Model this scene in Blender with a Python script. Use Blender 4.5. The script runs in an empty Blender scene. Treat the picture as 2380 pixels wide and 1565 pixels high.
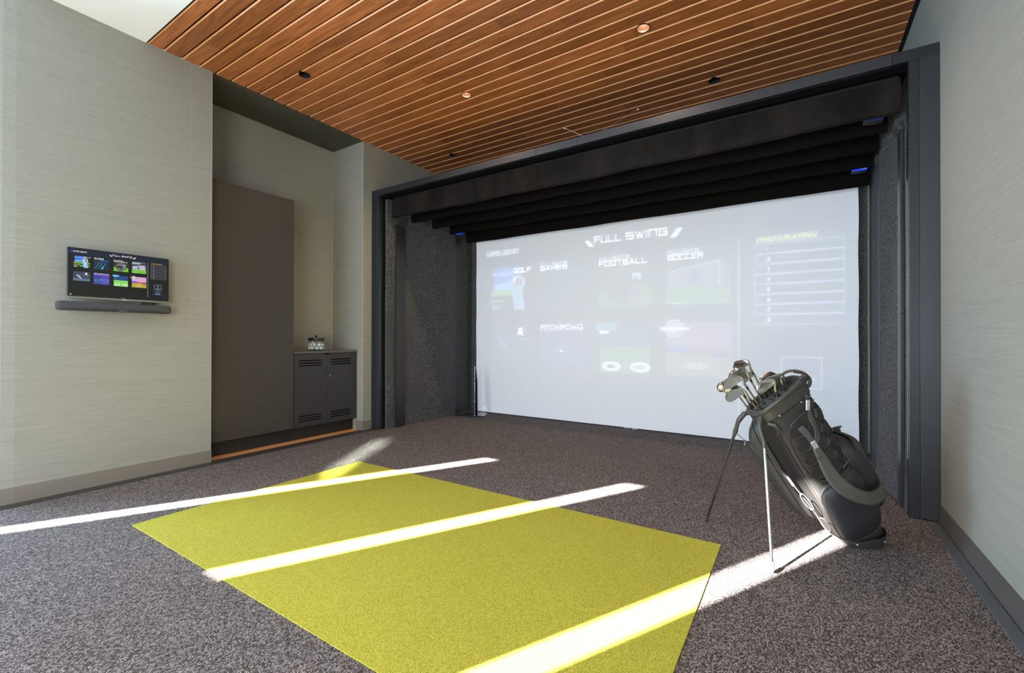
import bpy, math, random
from mathutils import Vector, Matrix
R_ = random.Random(7)
SC = bpy.context.scene
COL = SC.collection
PI = math.pi

# ------------------------------------------------------------------ camera, sky, lights, exposure
cd = bpy.data.cameras.new('camera'); cam = bpy.data.objects.new('camera', cd); COL.objects.link(cam)
cd.sensor_width = 36; cd.sensor_fit = 'HORIZONTAL'; cd.lens = 15.652; cd.clip_start = 0.02
RX = Vector((0.8412707, 0.54061154, 0.00166564)); UX = Vector((0.00091629, -0.00450689, 0.99998942)); FX = Vector((-0.54061333, 0.84126027, 0.00428686))
m = Matrix((RX, UX, -FX)).transposed().to_4x4(); m.translation = Vector((0, 0, 1.1)); cam.matrix_world = m
SC.camera = cam

wd = bpy.data.worlds.new('sky'); SC.world = wd; wd.use_nodes = True
bg = wd.node_tree.nodes['Background']; bg.inputs[0].default_value = (0.62, 0.78, 1.0, 1); bg.inputs[1].default_value = 1.0

SUN_AZ = math.radians(28.1); SUN_T = 0.5705
sd = bpy.data.lights.new('sun', 'SUN'); sd.energy = 68; sd.angle = math.radians(0.55); sd.color = (1, 0.95, 0.88)
so = bpy.data.objects.new('sun', sd); COL.objects.link(so)
dirv = Vector((math.sin(SUN_AZ), math.cos(SUN_AZ), -SUN_T)).normalized()
so.rotation_euler = dirv.to_track_quat('-Z', 'Y').to_euler(); so.location = (-8, -8, 8)

def area(name, loc, d, sx, sy, power, color, spread=180, up='Y'):
    l = bpy.data.lights.new(name, 'AREA'); l.shape = 'RECTANGLE'; l.size = sx; l.size_y = sy; l.energy = power; l.color = color
    l.spread = math.radians(spread)
    o = bpy.data.objects.new(name, l); COL.objects.link(o); o.location = loc
    o.rotation_euler = Vector(d).to_track_quat('-Z', up).to_euler(); return o
# daylight lamps at the shaded window wall behind the photographer; tints added to colour walls
area('window_daylight', (-0.60, -1.72, 1.20), (-0.55, 1, 0), 2.3, 2.0, 72, (1.0, 0.975, 0.92))
area('window_daylight', (-3.20, -1.72, 1.20), (0.15, 1, 0), 2.4, 2.0, 52, (0.72, 0.87, 1.0))
area('added_side_lamp', (-6.2, -1.70, 1.25), (0.95, 0.75, 0), 2.2, 2.2, 250, (0.44, 0.71, 1.0))  # no side window here: blue lamp added to cool the right wall
# sun thrown back off the neighbouring glass: a faint second stripe
az2 = math.radians(-29.7); d2 = Vector((math.sin(az2), math.cos(az2), -SUN_T)).normalized()
zc = (3.35 + 2.18) / 2
rb = area('reflected_sun_beam', (-0.875, -1.80, zc), d2, 0.15, 1.0, 2.0, (0.86, 1.0, 0.9), 2.2)
SC.view_settings.view_transform = 'Standard'; SC.view_settings.look = 'None'
SC.view_settings.gamma = 1.0; SC.view_settings.exposure = 1.2; SC.view_settings.use_curve_mapping = False

# ------------------------------------------------------------------ room measures
XL, XR, ZC, YF, ZF, YS, XN, YB = -4.363, 0.718, 3.45, 3.627, 2.887, 5.355, -4.942, -1.85
YN0, YN1 = 1.873, 3.50

# ------------------------------------------------------------------ materials
MATS = {}
def new_mat(name):
    m = bpy.data.materials.new(name); m.use_nodes = True
    nt = m.node_tree; b = nt.nodes['Principled BSDF']; MATS[name] = m
    return m, nt, b
def simple(name, col, rough=0.5, metal=0.0, emit=None, es=0.0, spec=0.5, bump=0, bscale=200):
    m, nt, b = new_mat(name)
    b.inputs['Base Color'].default_value = (*col, 1); b.inputs['Roughness'].default_value = rough; b.inputs['Metallic'].default_value = metal
    b.inputs['Specular IOR Level'].default_value = spec
    if emit: b.inputs['Emission Color'].default_value = (*emit, 1); b.inputs['Emission Strength'].default_value = es
    if bump:
        t = nt.nodes.new('ShaderNodeTexCoord'); n = nt.nodes.new('ShaderNodeTexNoise'); n.inputs['Scale'].default_value = bscale
        bp = nt.nodes.new('ShaderNodeBump'); bp.inputs['Strength'].default_value = bump; bp.inputs['Distance'].default_value = 0.002
        nt.links.new(t.outputs['Object'], n.inputs['Vector']); nt.links.new(n.outputs['Fac'], bp.inputs['Height']); nt.links.new(bp.outputs[0], b.inputs['Normal'])
    return m
def noise_mat(name, stops, scale, rough=0.9, stretch=(1, 1, 1), bump=0.5, bdist=0.004, detail=4, big=None, spec=0.2, nrough=0.6):
    """colour ramp over noise (object coordinates), with optional large soft variation"""
    m, nt, b = new_mat(name); N = nt.nodes; L = nt.links
    t = N.new('ShaderNodeTexCoord'); mp = N.new('ShaderNodeMapping'); mp.inputs['Scale'].default_value = stretch
    n = N.new('ShaderNodeTexNoise'); n.inputs['Scale'].default_value = scale; n.inputs['Detail'].default_value = detail; n.inputs['Roughness'].default_value = nrough
    r = N.new('ShaderNodeValToRGB'); els = r.color_ramp.elements
    while len(els) > 1: els.remove(els[-1])
    els[0].position = stops[0][0]; els[0].color = (*stops[0][1], 1)
    for p, c in stops[1:]:
        e = els.new(p); e.color = (*c, 1)
    L.new(t.outputs['Object'], mp.inputs[0]); L.new(mp.outputs[0], n.inputs['Vector']); L.new(n.outputs['Fac'], r.inputs[0])
    out = r.outputs[0]
    if big:
        n2 = N.new('ShaderNodeTexNoise'); n2.inputs['Scale'].default_value = big[0]; n2.inputs['Detail'].default_value = 3
        mr = N.new('ShaderNodeMapRange'); mr.inputs[3].default_value = 1 - big[1]; mr.inputs[4].default_value = 1 + big[1]
        mx = N.new('ShaderNodeMix'); mx.data_type = 'RGBA'; mx.blend_type = 'MULTIPLY'; mx.inputs['Factor'].default_value = 1
        L.new(t.outputs['Object'], n2.inputs['Vector']); L.new(n2.outputs['Fac'], mr.inputs[0]); L.new(out, mx.inputs[6]); L.new(mr.outputs[0], mx.inputs[7]); out = mx.outputs[2]
    L.new(out, b.inputs['Base Color'])
    b.inputs['Roughness'].default_value = rough; b.inputs['Specular IOR Level'].default_value = spec
    if bump:
        bp = N.new('ShaderNodeBump'); bp.inputs['Strength'].default_value = bump; bp.inputs['Distance'].default_value = bdist
        L.new(n.outputs['Fac'], bp.inputs['Height']); L.new(bp.outputs[0], b.inputs['Normal'])
    return m

def pile_mat(name, stops, scale, stretch, rot, bdist, big, strength=1.0, wob=0.25):
    """looped or cut pile: every tuft a Voronoi cell with its own tone, dark between the tufts"""
    m, nt, b = new_mat(name); N = nt.nodes; L = nt.links
    t = N.new('ShaderNodeTexCoord'); mp = N.new('ShaderNodeMapping'); mp.inputs['Scale'].default_value = stretch; mp.inputs['Rotation'].default_value = (0, 0, rot)
    v = N.new('ShaderNodeTexVoronoi'); v.voronoi_dimensions = '2D'; v.inputs['Scale'].default_value = scale; v.inputs['Randomness'].default_value = .8
    L.new(t.outputs['Object'], mp.inputs[0]); L.new(mp.outputs[0], v.inputs['Vector'])
    sp = N.new('ShaderNodeSeparateColor'); L.new(v.outputs['Color'], sp.inputs[0])
    n = N.new('ShaderNodeTexNoise'); n.inputs['Scale'].default_value = scale * 1.9; n.inputs['Detail'].default_value = 1; L.new(t.outputs['Object'], n.inputs['Vector'])
    a = N.new('ShaderNodeMath'); a.operation = 'MULTIPLY_ADD'; a.inputs[1].default_value = .50; L.new(sp.outputs[0], a.inputs[0])
    nn = N.new('ShaderNodeMath'); nn.operation = 'MULTIPLY'; nn.inputs[1].default_value = .9; L.new(n.outputs['Fac'], nn.inputs[0])
    dd = N.new('ShaderNodeMath'); dd.operation = 'MULTIPLY_ADD'; dd.inputs[1].default_value = -.55; L.new(v.outputs['Distance'], dd.inputs[0]); L.new(nn.outputs[0], dd.inputs[2])
    L.new(dd.outputs[0], a.inputs[2])
    r = N.new('ShaderNodeValToRGB'); els = r.color_ramp.elements; els[0].position = stops[0][0]; els[0].color = (*stops[0][1], 1); els[1].position = stops[-1][0]; els[1].color = (*stops[-1][1], 1)
    for p, c in stops[1:-1]: e = els.new(p); e.color = (*c, 1)
    L.new(a.outputs[0], r.inputs[0])
    n2 = N.new('ShaderNodeTexNoise'); n2.inputs['Scale'].default_value = big[0]; n2.inputs['Detail'].default_value = 3; mr = N.new('ShaderNodeMapRange'); mr.inputs[3].default_value = 1 - big[1]; mr.inputs[4].default_value = 1 + big[1]
    mx = N.new('ShaderNodeMix'); mx.data_type = 'RGBA'; mx.blend_type = 'MULTIPLY'; mx.inputs['Factor'].default_value = 1
    L.new(t.outputs['Object'], n2.inputs['Vector']); L.new(n2.outputs['Fac'], mr.inputs[0]); L.new(r.outputs[0], mx.inputs[6]); L.new(mr.outputs[0], mx.inputs[7]); L.new(mx.outputs[2], b.inputs['Base Color'])
    b.inputs['Roughness'].default_value = .95; b.inputs['Specular IOR Level'].default_value = .1
    bp = N.new('ShaderNodeBump'); bp.inputs['Strength'].default_value = strength; bp.inputs['Distance'].default_value = bdist
    iv = N.new('ShaderNodeMath'); iv.operation = 'MULTIPLY'; iv.inputs[1].default_value = -1; L.new(v.outputs['Distance'], iv.inputs[0]); L.new(iv.outputs[0], bp.inputs['Height']); L.new(bp.outputs[0], b.inputs['Normal'])
pile_mat('carpet', [(.10, (.018, .0145, .0145)), (.36, (.084, .069, .067)), (.62, (.220, .183, .176)), (.92, (.57, .49, .465))], 205, (1, .78, 1), .95, .0042, (1.2, .12), .8)
pile_mat('turf', [(.05, (.23, .21, .022)), (.50, (.475, .420, .052)), (1.0, (.70, .65, .13))], 300, (1, 1, 1), .3, .003, (1.5, .07), .55)
noise_mat('felt', [(0.34, (0.014, 0.014, 0.015)), (0.50, (0.065, 0.065, 0.068)), (0.60, (0.19, 0.19, 0.195)), (0.76, (0.60, 0.60, 0.60))], 105, bump=0.8, bdist=0.004, detail=5, big=(4, 0.18), nrough=0.75)
simple('niche_wood', (0.72, 0.33, 0.12), 0.4)
simple('dark_strip', (0.045, 0.04, 0.037), 0.45)
simple('grey_strip', (0.125, 0.14, 0.165), 0.45, 0.3)
simple('baseboard_shaded', (0.105, 0.092, 0.082), 0.5)  # darker copy of baseboard: weaker light on the right put into the colour
simple('baseboard', (0.205, 0.182, 0.155), 0.5)
simple('white_ceiling', (0.93, 0.90, 0.84), 0.8)
simple('plenum', (0.015, 0.012, 0.01), 0.9)
simple('raw_edge', (0.5, 0.4, 0.27), 0.8)
simple('cabinet', (0.050, 0.043, 0.037), 0.42, bump=0.05, bscale=600)
simple('cabinet_low', (0.034, 0.032, 0.032), 0.42)
simple('cabinet_dark', (0.016, 0.013, 0.011), 0.6)
simple('counter', (0.10, 0.088, 0.08), 0.32)
simple('void', (0.004, 0.004, 0.004), 0.9)
simple('black_cloth', (0.0056, 0.0046, 0.0042), 0.85, spec=0.08, bump=0.35, bscale=25)
simple('black_roof', (0.0025, 0.0025, 0.0025), 0.95, spec=0.05)
noise_mat('black_cloth_front', [(0.35, (0.0060, 0.0050, 0.0045)), (0.65, (0.018, 0.014, 0.012))], 5, rough=.8, stretch=(1, 1, .35), bump=.2, detail=3, spec=.15)
simple('black_post', (0.018, 0.018, 0.020), 0.38)
simple('jamb_gloss', (0.012, 0.013, 0.015), 0.13)
simple('bracket', (0.05, 0.05, 0.05), 0.45, 0.3)
simple('steel', (0.62, 0.60, 0.58), 0.22, 1.0)
simple('chrome_club', (0.64, 0.62, 0.60), 0.26, 1.0)
simple('club_satin', (0.40, 0.39, 0.37), 0.33, 1.0)
simple('club_dark', (0.03, 0.03, 0.03), 0.3)
simple('post_steel', (0.38, 0.36, 0.36), 0.25, 1.0)
simple('plate_dark', (0.03, 0.035, 0.04), 0.12, 0.6)
simple('monitor_bezel', (0.34, 0.33, 0.31), 0.35, 0.7)
simple('monitor_black', (0.006, 0.006, 0.007), 0.35)
simple('soundbar_fabric', (0.050, 0.052, 0.058), 0.85, bump=0.4, bscale=900)
simple('soundbar_base', (0.03, 0.03, 0.03), 0.4)
simple('lid', (0.075, 0.072, 0.06), 0.35, 0.6)
simple('golf_ball', (0.86, 0.88, 0.87), 0.3, bump=0.3, bscale=500)
simple('bag_shell', (0.040, 0.039, 0.038), 0.42, bump=0.15, bscale=70)
simple('bag_soft', (0.022, 0.022, 0.026), 0.55, bump=0.15, bscale=60)
simple('bag_belly', (0.012, 0.011, 0.011), 0.6, bump=0.3, bscale=30)
simple('bag_trim', (0.05, 0.048, 0.045), 0.4)
simple('bag_web', (0.075, 0.075, 0.078), 0.7, bump=0.5, bscale=900)
simple('bag_mesh', (0.05, 0.022, 0.025), 0.8, bump=0.6, bscale=500)
simple('bag_strap', (0.085, 0.082, 0.072), 0.55, bump=0.2, bscale=200)
simple('hex_pad', (0.030, 0.028, 0.028), 0.5)
simple('bag_inside', (0.055, 0.055, 0.058), 0.8)
simple('silver', (0.75, 0.76, 0.78), 0.3, 0.8)
simple('copper_can', (0.62, 0.40, 0.30), 0.3, 0.6)
simple('can_rim', (0.02, 0.016, 0.014), 0.4)
simple('lamp_glow', (1, 0.9, 0.8), 0.5, emit=(1, 0.78, 0.55), es=2.5)
simple('blue_glow', (0.01, 0.03, 0.3), 0.3, emit=(0.01, 0.05, 1.0), es=0.5)
simple('blue_dim', (0.03, 0.04, 0.12), 0.4, emit=(0.05, 0.08, 0.6), es=0.05)
simple('white_glow', (0.3, 0.4, 0.9), 0.3, emit=(0.15, 0.35, 1.0), es=1.0)
simple('wire_white', (0.8, 0.78, 0.72), 0.5)
simple('wire_grey', (0.30, 0.30, 0.29), 0.5)
simple('blind', (0.75, 0.73, 0.70), 0.9)
simple('outer_wall', (0.75, 0.72, 0.64), 0.9)

# grasscloth wall covering
def grasscloth(name, base, dark, axis):
    m, nt, b = new_mat(name); N = nt.nodes; L = nt.links
    t = N.new('ShaderNodeTexCoord'); outs = []
    for s, sc in (((5, 5, 330), 1.0), ((380, 380, 25), 1.0), ((1.2, 1.2, 60), 1.0)):
        mp = N.new('ShaderNodeMapping'); mp.inputs['Scale'].default_value = s
        n = N.new('ShaderNodeTexNoise'); n.inputs['Scale'].default_value = sc; n.inputs['Detail'].default_value = 3
        L.new(t.outputs['Object'], mp.inputs[0]); L.new(mp.outputs[0], n.inputs['Vector']); outs.append(n.outputs['Fac'])
    a1 = N.new('ShaderNodeMath'); a1.operation = 'MULTIPLY_ADD'; L.new(outs[0], a1.inputs[0]); a1.inputs[1].default_value = 1.0
    a0 = N.new('ShaderNodeMath'); a0.operation = 'MULTIPLY'; a0.inputs[1].default_value = 0.45; L.new(outs[2], a0.inputs[0]); L.new(a0.outputs[0], a1.inputs[2])
    a2 = N.new('ShaderNodeMath'); a2.operation = 'MULTIPLY_ADD'; L.new(outs[1], a2.inputs[0]); a2.inputs[1].default_value = 0.8; L.new(a1.outputs[0], a2.inputs[2])
    mr = N.new('ShaderNodeMapRange'); mr.inputs[1].default_value = 0.75; mr.inputs[2].default_value = 1.50; L.new(a2.outputs[0], mr.inputs[0])
    mx = N.new('ShaderNodeMix'); mx.data_type = 'RGBA'; mx.inputs[6].default_value = (*dark, 1); mx.inputs[7].default_value = (*base, 1); L.new(mr.outputs[0], mx.inputs[0])
    L.new(mx.outputs[2], b.inputs['Base Color']); b.inputs['Roughness'].default_value = 0.75; b.inputs['Specular IOR Level'].default_value = 0.25
    bp = N.new('ShaderNodeBump'); bp.inputs['Strength'].default_value = 0.25; bp.inputs['Distance'].default_value = 0.002; L.new(a2.outputs[0], bp.inputs['Height']); L.new(bp.outputs[0], b.inputs['Normal'])
    return m
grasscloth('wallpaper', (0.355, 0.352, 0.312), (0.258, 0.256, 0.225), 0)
grasscloth('niche_ceiling_shaded', (0.085, 0.083, 0.066), (0.06, 0.058, 0.046), 0)  # wall covering darkened: the niche ceiling's shade is in the colour

# ceiling board wood
m, nt, b = new_mat('plank_wood'); N = nt.nodes; L = nt.links
t = N.new('ShaderNodeTexCoord'); oi = N.new('ShaderNodeObjectInfo')
ad = N.new('ShaderNodeVectorMath'); ad.operation = 'ADD'; sc3 = N.new('ShaderNodeVectorMath'); sc3.operation = 'SCALE'; sc3.inputs[3].default_value = 37.0
cb = N.new('ShaderNodeCombineXYZ'); L.new(oi.outputs['Random'], cb.inputs[0]); L.new(oi.outputs['Random'], cb.inputs[1])
L.new(cb.outputs[0], sc3.inputs[0]); L.new(t.outputs['Object'], ad.inputs[0]); L.new(sc3.outputs[0], ad.inputs[1])
mp = N.new('ShaderNodeMapping'); mp.inputs['Scale'].default_value = (0.9, 11, 11); L.new(ad.outputs[0], mp.inputs[0])
dn = N.new('ShaderNodeTexNoise'); dn.inputs['Scale'].default_value = 1.0; dn.inputs['Detail'].default_value = 2; L.new(mp.outputs[0], dn.inputs['Vector'])
ml = N.new('ShaderNodeMath'); ml.operation = 'MULTIPLY'; ml.inputs[1].default_value = 15; L.new(dn.outputs['Fac'], ml.inputs[0])
fr = N.new('ShaderNodeMath'); fr.operation = 'PINGPONG'; fr.inputs[1].default_value = 1.0; L.new(ml.outputs[0], fr.inputs[0])
mp2 = N.new('ShaderNodeMapping'); mp2.inputs['Scale'].default_value = (3, 220, 220); L.new(ad.outputs[0], mp2.inputs[0])
fn = N.new('ShaderNodeTexNoise'); fn.inputs['Scale'].default_value = 1; fn.inputs['Detail'].default_value = 4; L.new(mp2.outputs[0], fn.inputs['Vector'])
mm = N.new('ShaderNodeMath'); mm.operation = 'MULTIPLY_ADD'; L.new(fr.outputs[0], mm.inputs[0]); mm.inputs[1].default_value = 0.34; L.new(fn.outputs['Fac'], mm.inputs[2])
rp = N.new('ShaderNodeValToRGB'); e = rp.color_ramp.elements; e[0].position = 0.22; e[0].color = (0.17, 0.050, 0.015, 1); e[1].position = 1.12; e[1].color = (0.52, 0.175, 0.052, 1)
L.new(mm.outputs[0], rp.inputs[0])
hv = N.new('ShaderNodeHueSaturation'); mr = N.new('ShaderNodeMapRange'); mr.inputs[3].default_value = 0.78; mr.inputs[4].default_value = 1.25
L.new(oi.outputs['Random'], mr.inputs[0]); L.new(mr.outputs[0], hv.inputs['Value']); L.new(rp.outputs[0], hv.inputs['Color']); L.new(hv.outputs[0], b.inputs['Base Color'])
b.inputs['Roughness'].default_value = 0.42; b.inputs['Specular IOR Level'].default_value = 0.45
bp = N.new('ShaderNodeBump'); bp.inputs['Strength'].default_value = 0.12; bp.inputs['Distance'].default_value = 0.002; L.new(fn.outputs['Fac'], bp.inputs['Height']); L.new(bp.outputs[0], b.inputs['Normal'])

simple('plank_edge_lit', (0.74, 0.33, 0.125), 0.45)  # window light on the chamfers, put into a lighter colour

# brushed dark metal of the bay frame
def brushed(name, col, rough):
    m, nt, b = new_mat(name); N = nt.nodes; L = nt.links
    t = N.new('ShaderNodeTexCoord'); n = N.new('ShaderNodeTexNoise'); n.inputs['Scale'].default_value = 3; n.inputs['Detail'].default_value = 5
    L.new(t.outputs['Object'], n.inputs['Vector'])
    mr = N.new('ShaderNodeMapRange'); mr.inputs[3].default_value = rough - 0.08; mr.inputs[4].default_value = rough + 0.10; L.new(n.outputs['Fac'], mr.inputs[0])
    L.new(mr.outputs[0], b.inputs['Roughness']); b.inputs['Base Color'].default_value = (*col, 1); b.inputs['Metallic'].default_value = 0.75
brushed('frame_metal', (0.072, 0.080, 0.095), 0.36)
brushed('frame_metal_dark', (0.055, 0.06, 0.07), 0.36)

# glass
m, nt, b = new_mat('glass'); b.inputs['Base Color'].default_value = (0.95, 1, 0.98, 1); b.inputs['Roughness'].default_value = 0.02
b.inputs['Transmission Weight'].default_value = 1.0; b.inputs['IOR'].default_value = 1.2

# screen cloth and projected colours (the projector's light adds to the cloth)
m, nt, b = new_mat('screen_cloth'); N = nt.nodes; L = nt.links
t = N.new('ShaderNodeTexCoord'); mp = N.new('ShaderNodeMapping'); mp.inputs['Scale'].default_value = (2.5, 1, 0.6); n = N.new('ShaderNodeTexNoise'); n.inputs['Scale'].default_value = 1.0; n.inputs['Detail'].default_value = 2
L.new(t.outputs['Object'], mp.inputs[0]); L.new(mp.outputs[0], n.inputs['Vector']); bp = N.new('ShaderNodeBump'); bp.inputs['Strength'].default_value = 0.25; bp.inputs['Distance'].default_value = 0.03
L.new(n.outputs['Fac'], bp.inputs['Height']); L.new(bp.outputs[0], b.inputs['Normal'])
CLOTH = (0.85, 0.86, 0.88)
b.inputs['Base Color'].default_value = (*CLOTH, 1); b.inputs['Roughness'].default_value = 0.8; b.inputs['Specular IOR Level'].default_value = 0.2
SCREEN_GLOW = (0.050, 0.054, 0.072)
b.inputs['Emission Color'].default_value = (*SCREEN_GLOW, 1); b.inputs['Emission Strength'].default_value = 1.0

UICOL = {'white': (1, 1, 1), 'offwhite': (.7, .75, .72), 'blue': (.02, .10, .95), 'orange': (1.0, .50, .03), 'line': (.30, .32, .33), 'vline': (.45, .5, .52),
         'sky': (.03, .20, .75), 'skylight': (.15, .45, .9), 'grass': (.22, .42, .05), 'grassdark': (.05, .12, .02), 'shirt': (.35, .62, .95), 'skin': (.75, .42, .28),
         'teal': (.01, .20, .24), 'tealbright': (.03, .35, .48), 'navy': (.008, .018, .05), 'green': (.16, .60, .02), 'greenlight': (.25, .75, .12), 'grey': (.16, .16, .16), 'greydark': (.03, .03, .035), 'silver': (.5, .5, .52),
         'violet': (.10, .05, .45), 'indigo': (.03, .06, .32), 'magenta': (.35, .02, .40), 'cyan': (.08, .55, .85), 'dusk': (.04, .06, .10), 'duskblue': (.12, .17, .28), 'navyblue': (.01, .05, .25),
         'pink': (.72, .40, .68), 'red': (.85, .10, .07), 'ochre': (.55, .38, .03), 'ubox': (.010, .012, .02), 'bg': (.0022, .0024, .0028), 'bgblue': (.004, .009, .03)}
def uimat(mode, key):
    nm = mode + '_' + key
    if nm in MATS: return MATS[nm]
    c = UICOL[key] if not (mode == 'proj' and key == 'orange') else (.62, .60, .0)
    if mode == 'mon':
        return simple(nm, (0.01, 0.01, 0.01), 0.3, emit=c, es=0.40)
    k = {'white': .13, 'orange': .20, 'offwhite': .08, 'vline': .08, 'line': .075, 'sky': .13, 'skylight': .13, 'grass': .13, 'shirt': .09, 'green': .055, 'greenlight': .05, 'pink': .055, 'red': .035, 'ochre': .06, 'blue': .05, 'silver': .055, 'cyan': .08, 'duskblue': .06, 'navyblue': .07, 'violet': .05}.get(key, .06)
    if key not in ('white', 'orange', 'offwhite', 'sky', 'skylight', 'grass', 'shirt', 'line', 'vline'): k *= .7
    g = tuple(SCREEN_GLOW[i] + k * c[i] for i in range(3))
    al = tuple(min(.97, CLOTH[i] + 0.8 * k * c[i]) for i in range(3))
    return simple(nm, al, 0.8, emit=g, es=1.0, spec=0.2)

# ------------------------------------------------------------------ mesh builder
class MB:
    def __init__(s): s.v = []; s.f = []
    def add(s, vs, fs):
        o = len(s.v); s.v += [tuple(x) for x in vs]; s.f += [tuple(i + o for i in f) for f in fs]; return s
    def box(s, x0, x1, y0, y1, z0, z1):
        v = [(x, y, z) for x in (x0, x1) for y in (y0, y1) for z in (z0, z1)]
        return s.add(v, [(0, 1, 3, 2), (4, 6, 7, 5), (0, 4, 5, 1), (2, 3, 7, 6), (0, 2, 6, 4), (1, 5, 7, 3)])
    def bbox(s, x0, x1, y0, y1, z0, z1, r):
        """box with chamfered edges"""
        xs, ys, zs = (x0, x1), (y0, y1), (z0, z1); pts = []
        for i in (0, 1):
            for j in (0, 1):
                for k in (0, 1):
                    x, y, z = xs[i], ys[j], zs[k]; dx = r if i == 0 else -r; dy = r if j == 0 else -r; dz = r if k == 0 else -r
                    pts += [(x, y + dy, z + dz), (x + dx, y, z + dz), (x + dx, y + dy, z)]
        return s.hull(pts)
    def hull(s, pts):
        import bmesh
        bm = bmesh.new()
        for p in pts: bm.verts.new(p)
        r = bmesh.ops.convex_hull(bm, input=bm.verts)
        dead = {g for g in list(r['geom_unused']) + list(r['geom_interior']) if isinstance(g, bmesh.types.BMVert)}
        for g in dead: bm.verts.remove(g)
        bm.verts.index_update(); s.add([v.co[:] for v in bm.verts], [[v.index for v in f.verts] for f in bm.faces]); bm.free(); return s
    def tube(s, path, r, n=10, caps=True, flat=None):
        P = [Vector(p) for p in path]; k = len(P); rs = r if isinstance(r, (list, tuple)) else [r] * k
        T = []
        for i in range(k):
            a = P[max(0, i - 1)]; c = P[min(k - 1, i + 1)]; T.append((c - a).normalized())
        up = Vector((0, 0, 1)) if abs(T[0].z) < 0.9 else Vector((1, 0, 0)); U = (up - T[0] * up.dot(T[0])).normalized(); o = len(s.v)
        for i in range(k):
            U = (U - T[i] * U.dot(T[i])).normalized(); V = T[i].cross(U)
            for j in range(n):
                a = 2 * PI * j / n; s.v.append(tuple(P[i] + (U * math.cos(a) + V * math.sin(a) * (flat or 1)) * rs[i]))
        for i in range(k - 1):
            for j in range(n):
                s.f.append((o + i * n + j, o + i * n + (j + 1) % n, o + (i + 1) * n + (j + 1) % n, o + (i + 1) * n + j))
        if caps: s.f.append(tuple(o + j for j in range(n))[::-1]); s.f.append(tuple(o + (k - 1) * n + j for j in range(n)))
        return s
    def loop_tube(s, path, r, n=8):
        P = [Vector(p) for p in path]; k = len(P); o = len(s.v)
        c = sum(P, Vector()) / k
        nrm = (P[0] - c).cross(P[k // 4] - c).normalized()
        for i in range(k):
            T = (P[(i + 1) % k] - P[i - 1]).normalized(); U = (nrm - T * nrm.dot(T)).normalized(); V = T.cross(U)
            for j in range(n):
                a = 2 * PI * j / n; s.v.append(tuple(P[i] + (U * math.cos(a) + V * math.sin(a)) * r))
        for i in range(k):
            for j in range(n):
                i2 = (i + 1) % k; s.f.append((o + i * n + j, o + i * n + (j + 1) % n, o + i2 * n + (j + 1) % n, o + i2 * n + j))
        return s
    def lathe(s, prof, n=24, c=(0, 0, 0), caps=True):
        o = len(s.v); k = len(prof)
        for r, z in prof:
            for j in range(n):
                a = 2 * PI * j / n; s.v.append((c[0] + r * math.cos(a), c[1] + r * math.sin(a), c[2] + z))
        for i in range(k - 1):
            for j in range(n):
                s.f.append((o + i * n + j, o + i * n + (j + 1) % n, o + (i + 1) * n + (j + 1) % n, o + (i + 1) * n + j))
        if caps: s.f.append(tuple(o + j for j in range(n))[::-1]); s.f.append(tuple(o + (k - 1) * n + j for j in range(n)))
        return s
    def sphere(s, c, r, n=14, m=9):
        return s.lathe([(max(1e-4, r * math.sin(PI * i / m)), -r * math.cos(PI * i / m)) for i in range(m + 1)], n, c)
    def prism(s, poly, fn, th):
        """poly: 2-D outline; fn(a,b,h) -> point; h runs 0..th"""
        k = len(poly); o = len(s.v)
        s.v += [tuple(fn(a, b, 0)) for a, b in poly] + [tuple(fn(a, b, th)) for a, b in poly]
        s.f.append(tuple(range(o, o + k))[::-1]); s.f.append(tuple(range(o + k, o + 2 * k)))
        for i in range(k): s.f.append((o + i, o + (i + 1) % k, o + k + (i + 1) % k, o + k + i))
        return s
    def grid(s, fn, nu, nv, closed_u=False):
        o = len(s.v); ku = nu if closed_u else nu + 1
        for j in range(nv + 1):
            for i in range(ku): s.v.append(tuple(fn(i / nu, j / nv)))
        for j in range(nv):
            for i in range(nu):
                a = i; c = (i + 1) % ku; s.f.append((o + j * ku + a, o + j * ku + c, o + (j + 1) * ku + c, o + (j + 1) * ku + a))
        return s
    def mesh(s, name):
        me = bpy.data.meshes.new(name); me.from_pydata(s.v, [], s.f); me.validate()
        import bmesh
        bm = bmesh.new(); bm.from_mesh(me); bmesh.ops.recalc_face_normals(bm, faces=bm.faces); bm.to_mesh(me); bm.free(); return me
    def build(s, name, mat, parent=None, smooth=False, bevel=0, loc=None, angle=35):
        me = s.mesh(name); me.materials.append(MATS[mat] if isinstance(mat, str) else mat)
        o = bpy.data.objects.new(name, me); COL.objects.link(o)
        if parent: o.parent = parent
        if loc: o.location = loc
        if smooth:
            for p in me.polygons: p.use_smooth = True
            try: me.set_sharp_from_angle(angle=math.radians(angle))
            except Exception: pass
        if bevel:
            b = o.modifiers.new('bevel', 'BEVEL'); b.width = bevel; b.segments = 2; b.limit_method = 'ANGLE'
        return o
def tag(o, label=None, cat=None, group=None, kind=None):
    if label: o['label'] = label
    if cat: o['category'] = cat
    if group: o['group'] = group
    if kind: o['kind'] = kind
    return o
def thing(name, label, cat, loc=(0, 0, 0), rz=0, group=None):
    o = bpy.data.objects.new(name, None); COL.objects.link(o); o.location = loc; o.rotation_euler = (0, 0, rz); o.empty_display_size = 0.05
    return tag(o, label, cat, group)
def struct(name, mb, mat, **k): return tag(mb.build(name, mat, **k), kind='structure')
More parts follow.
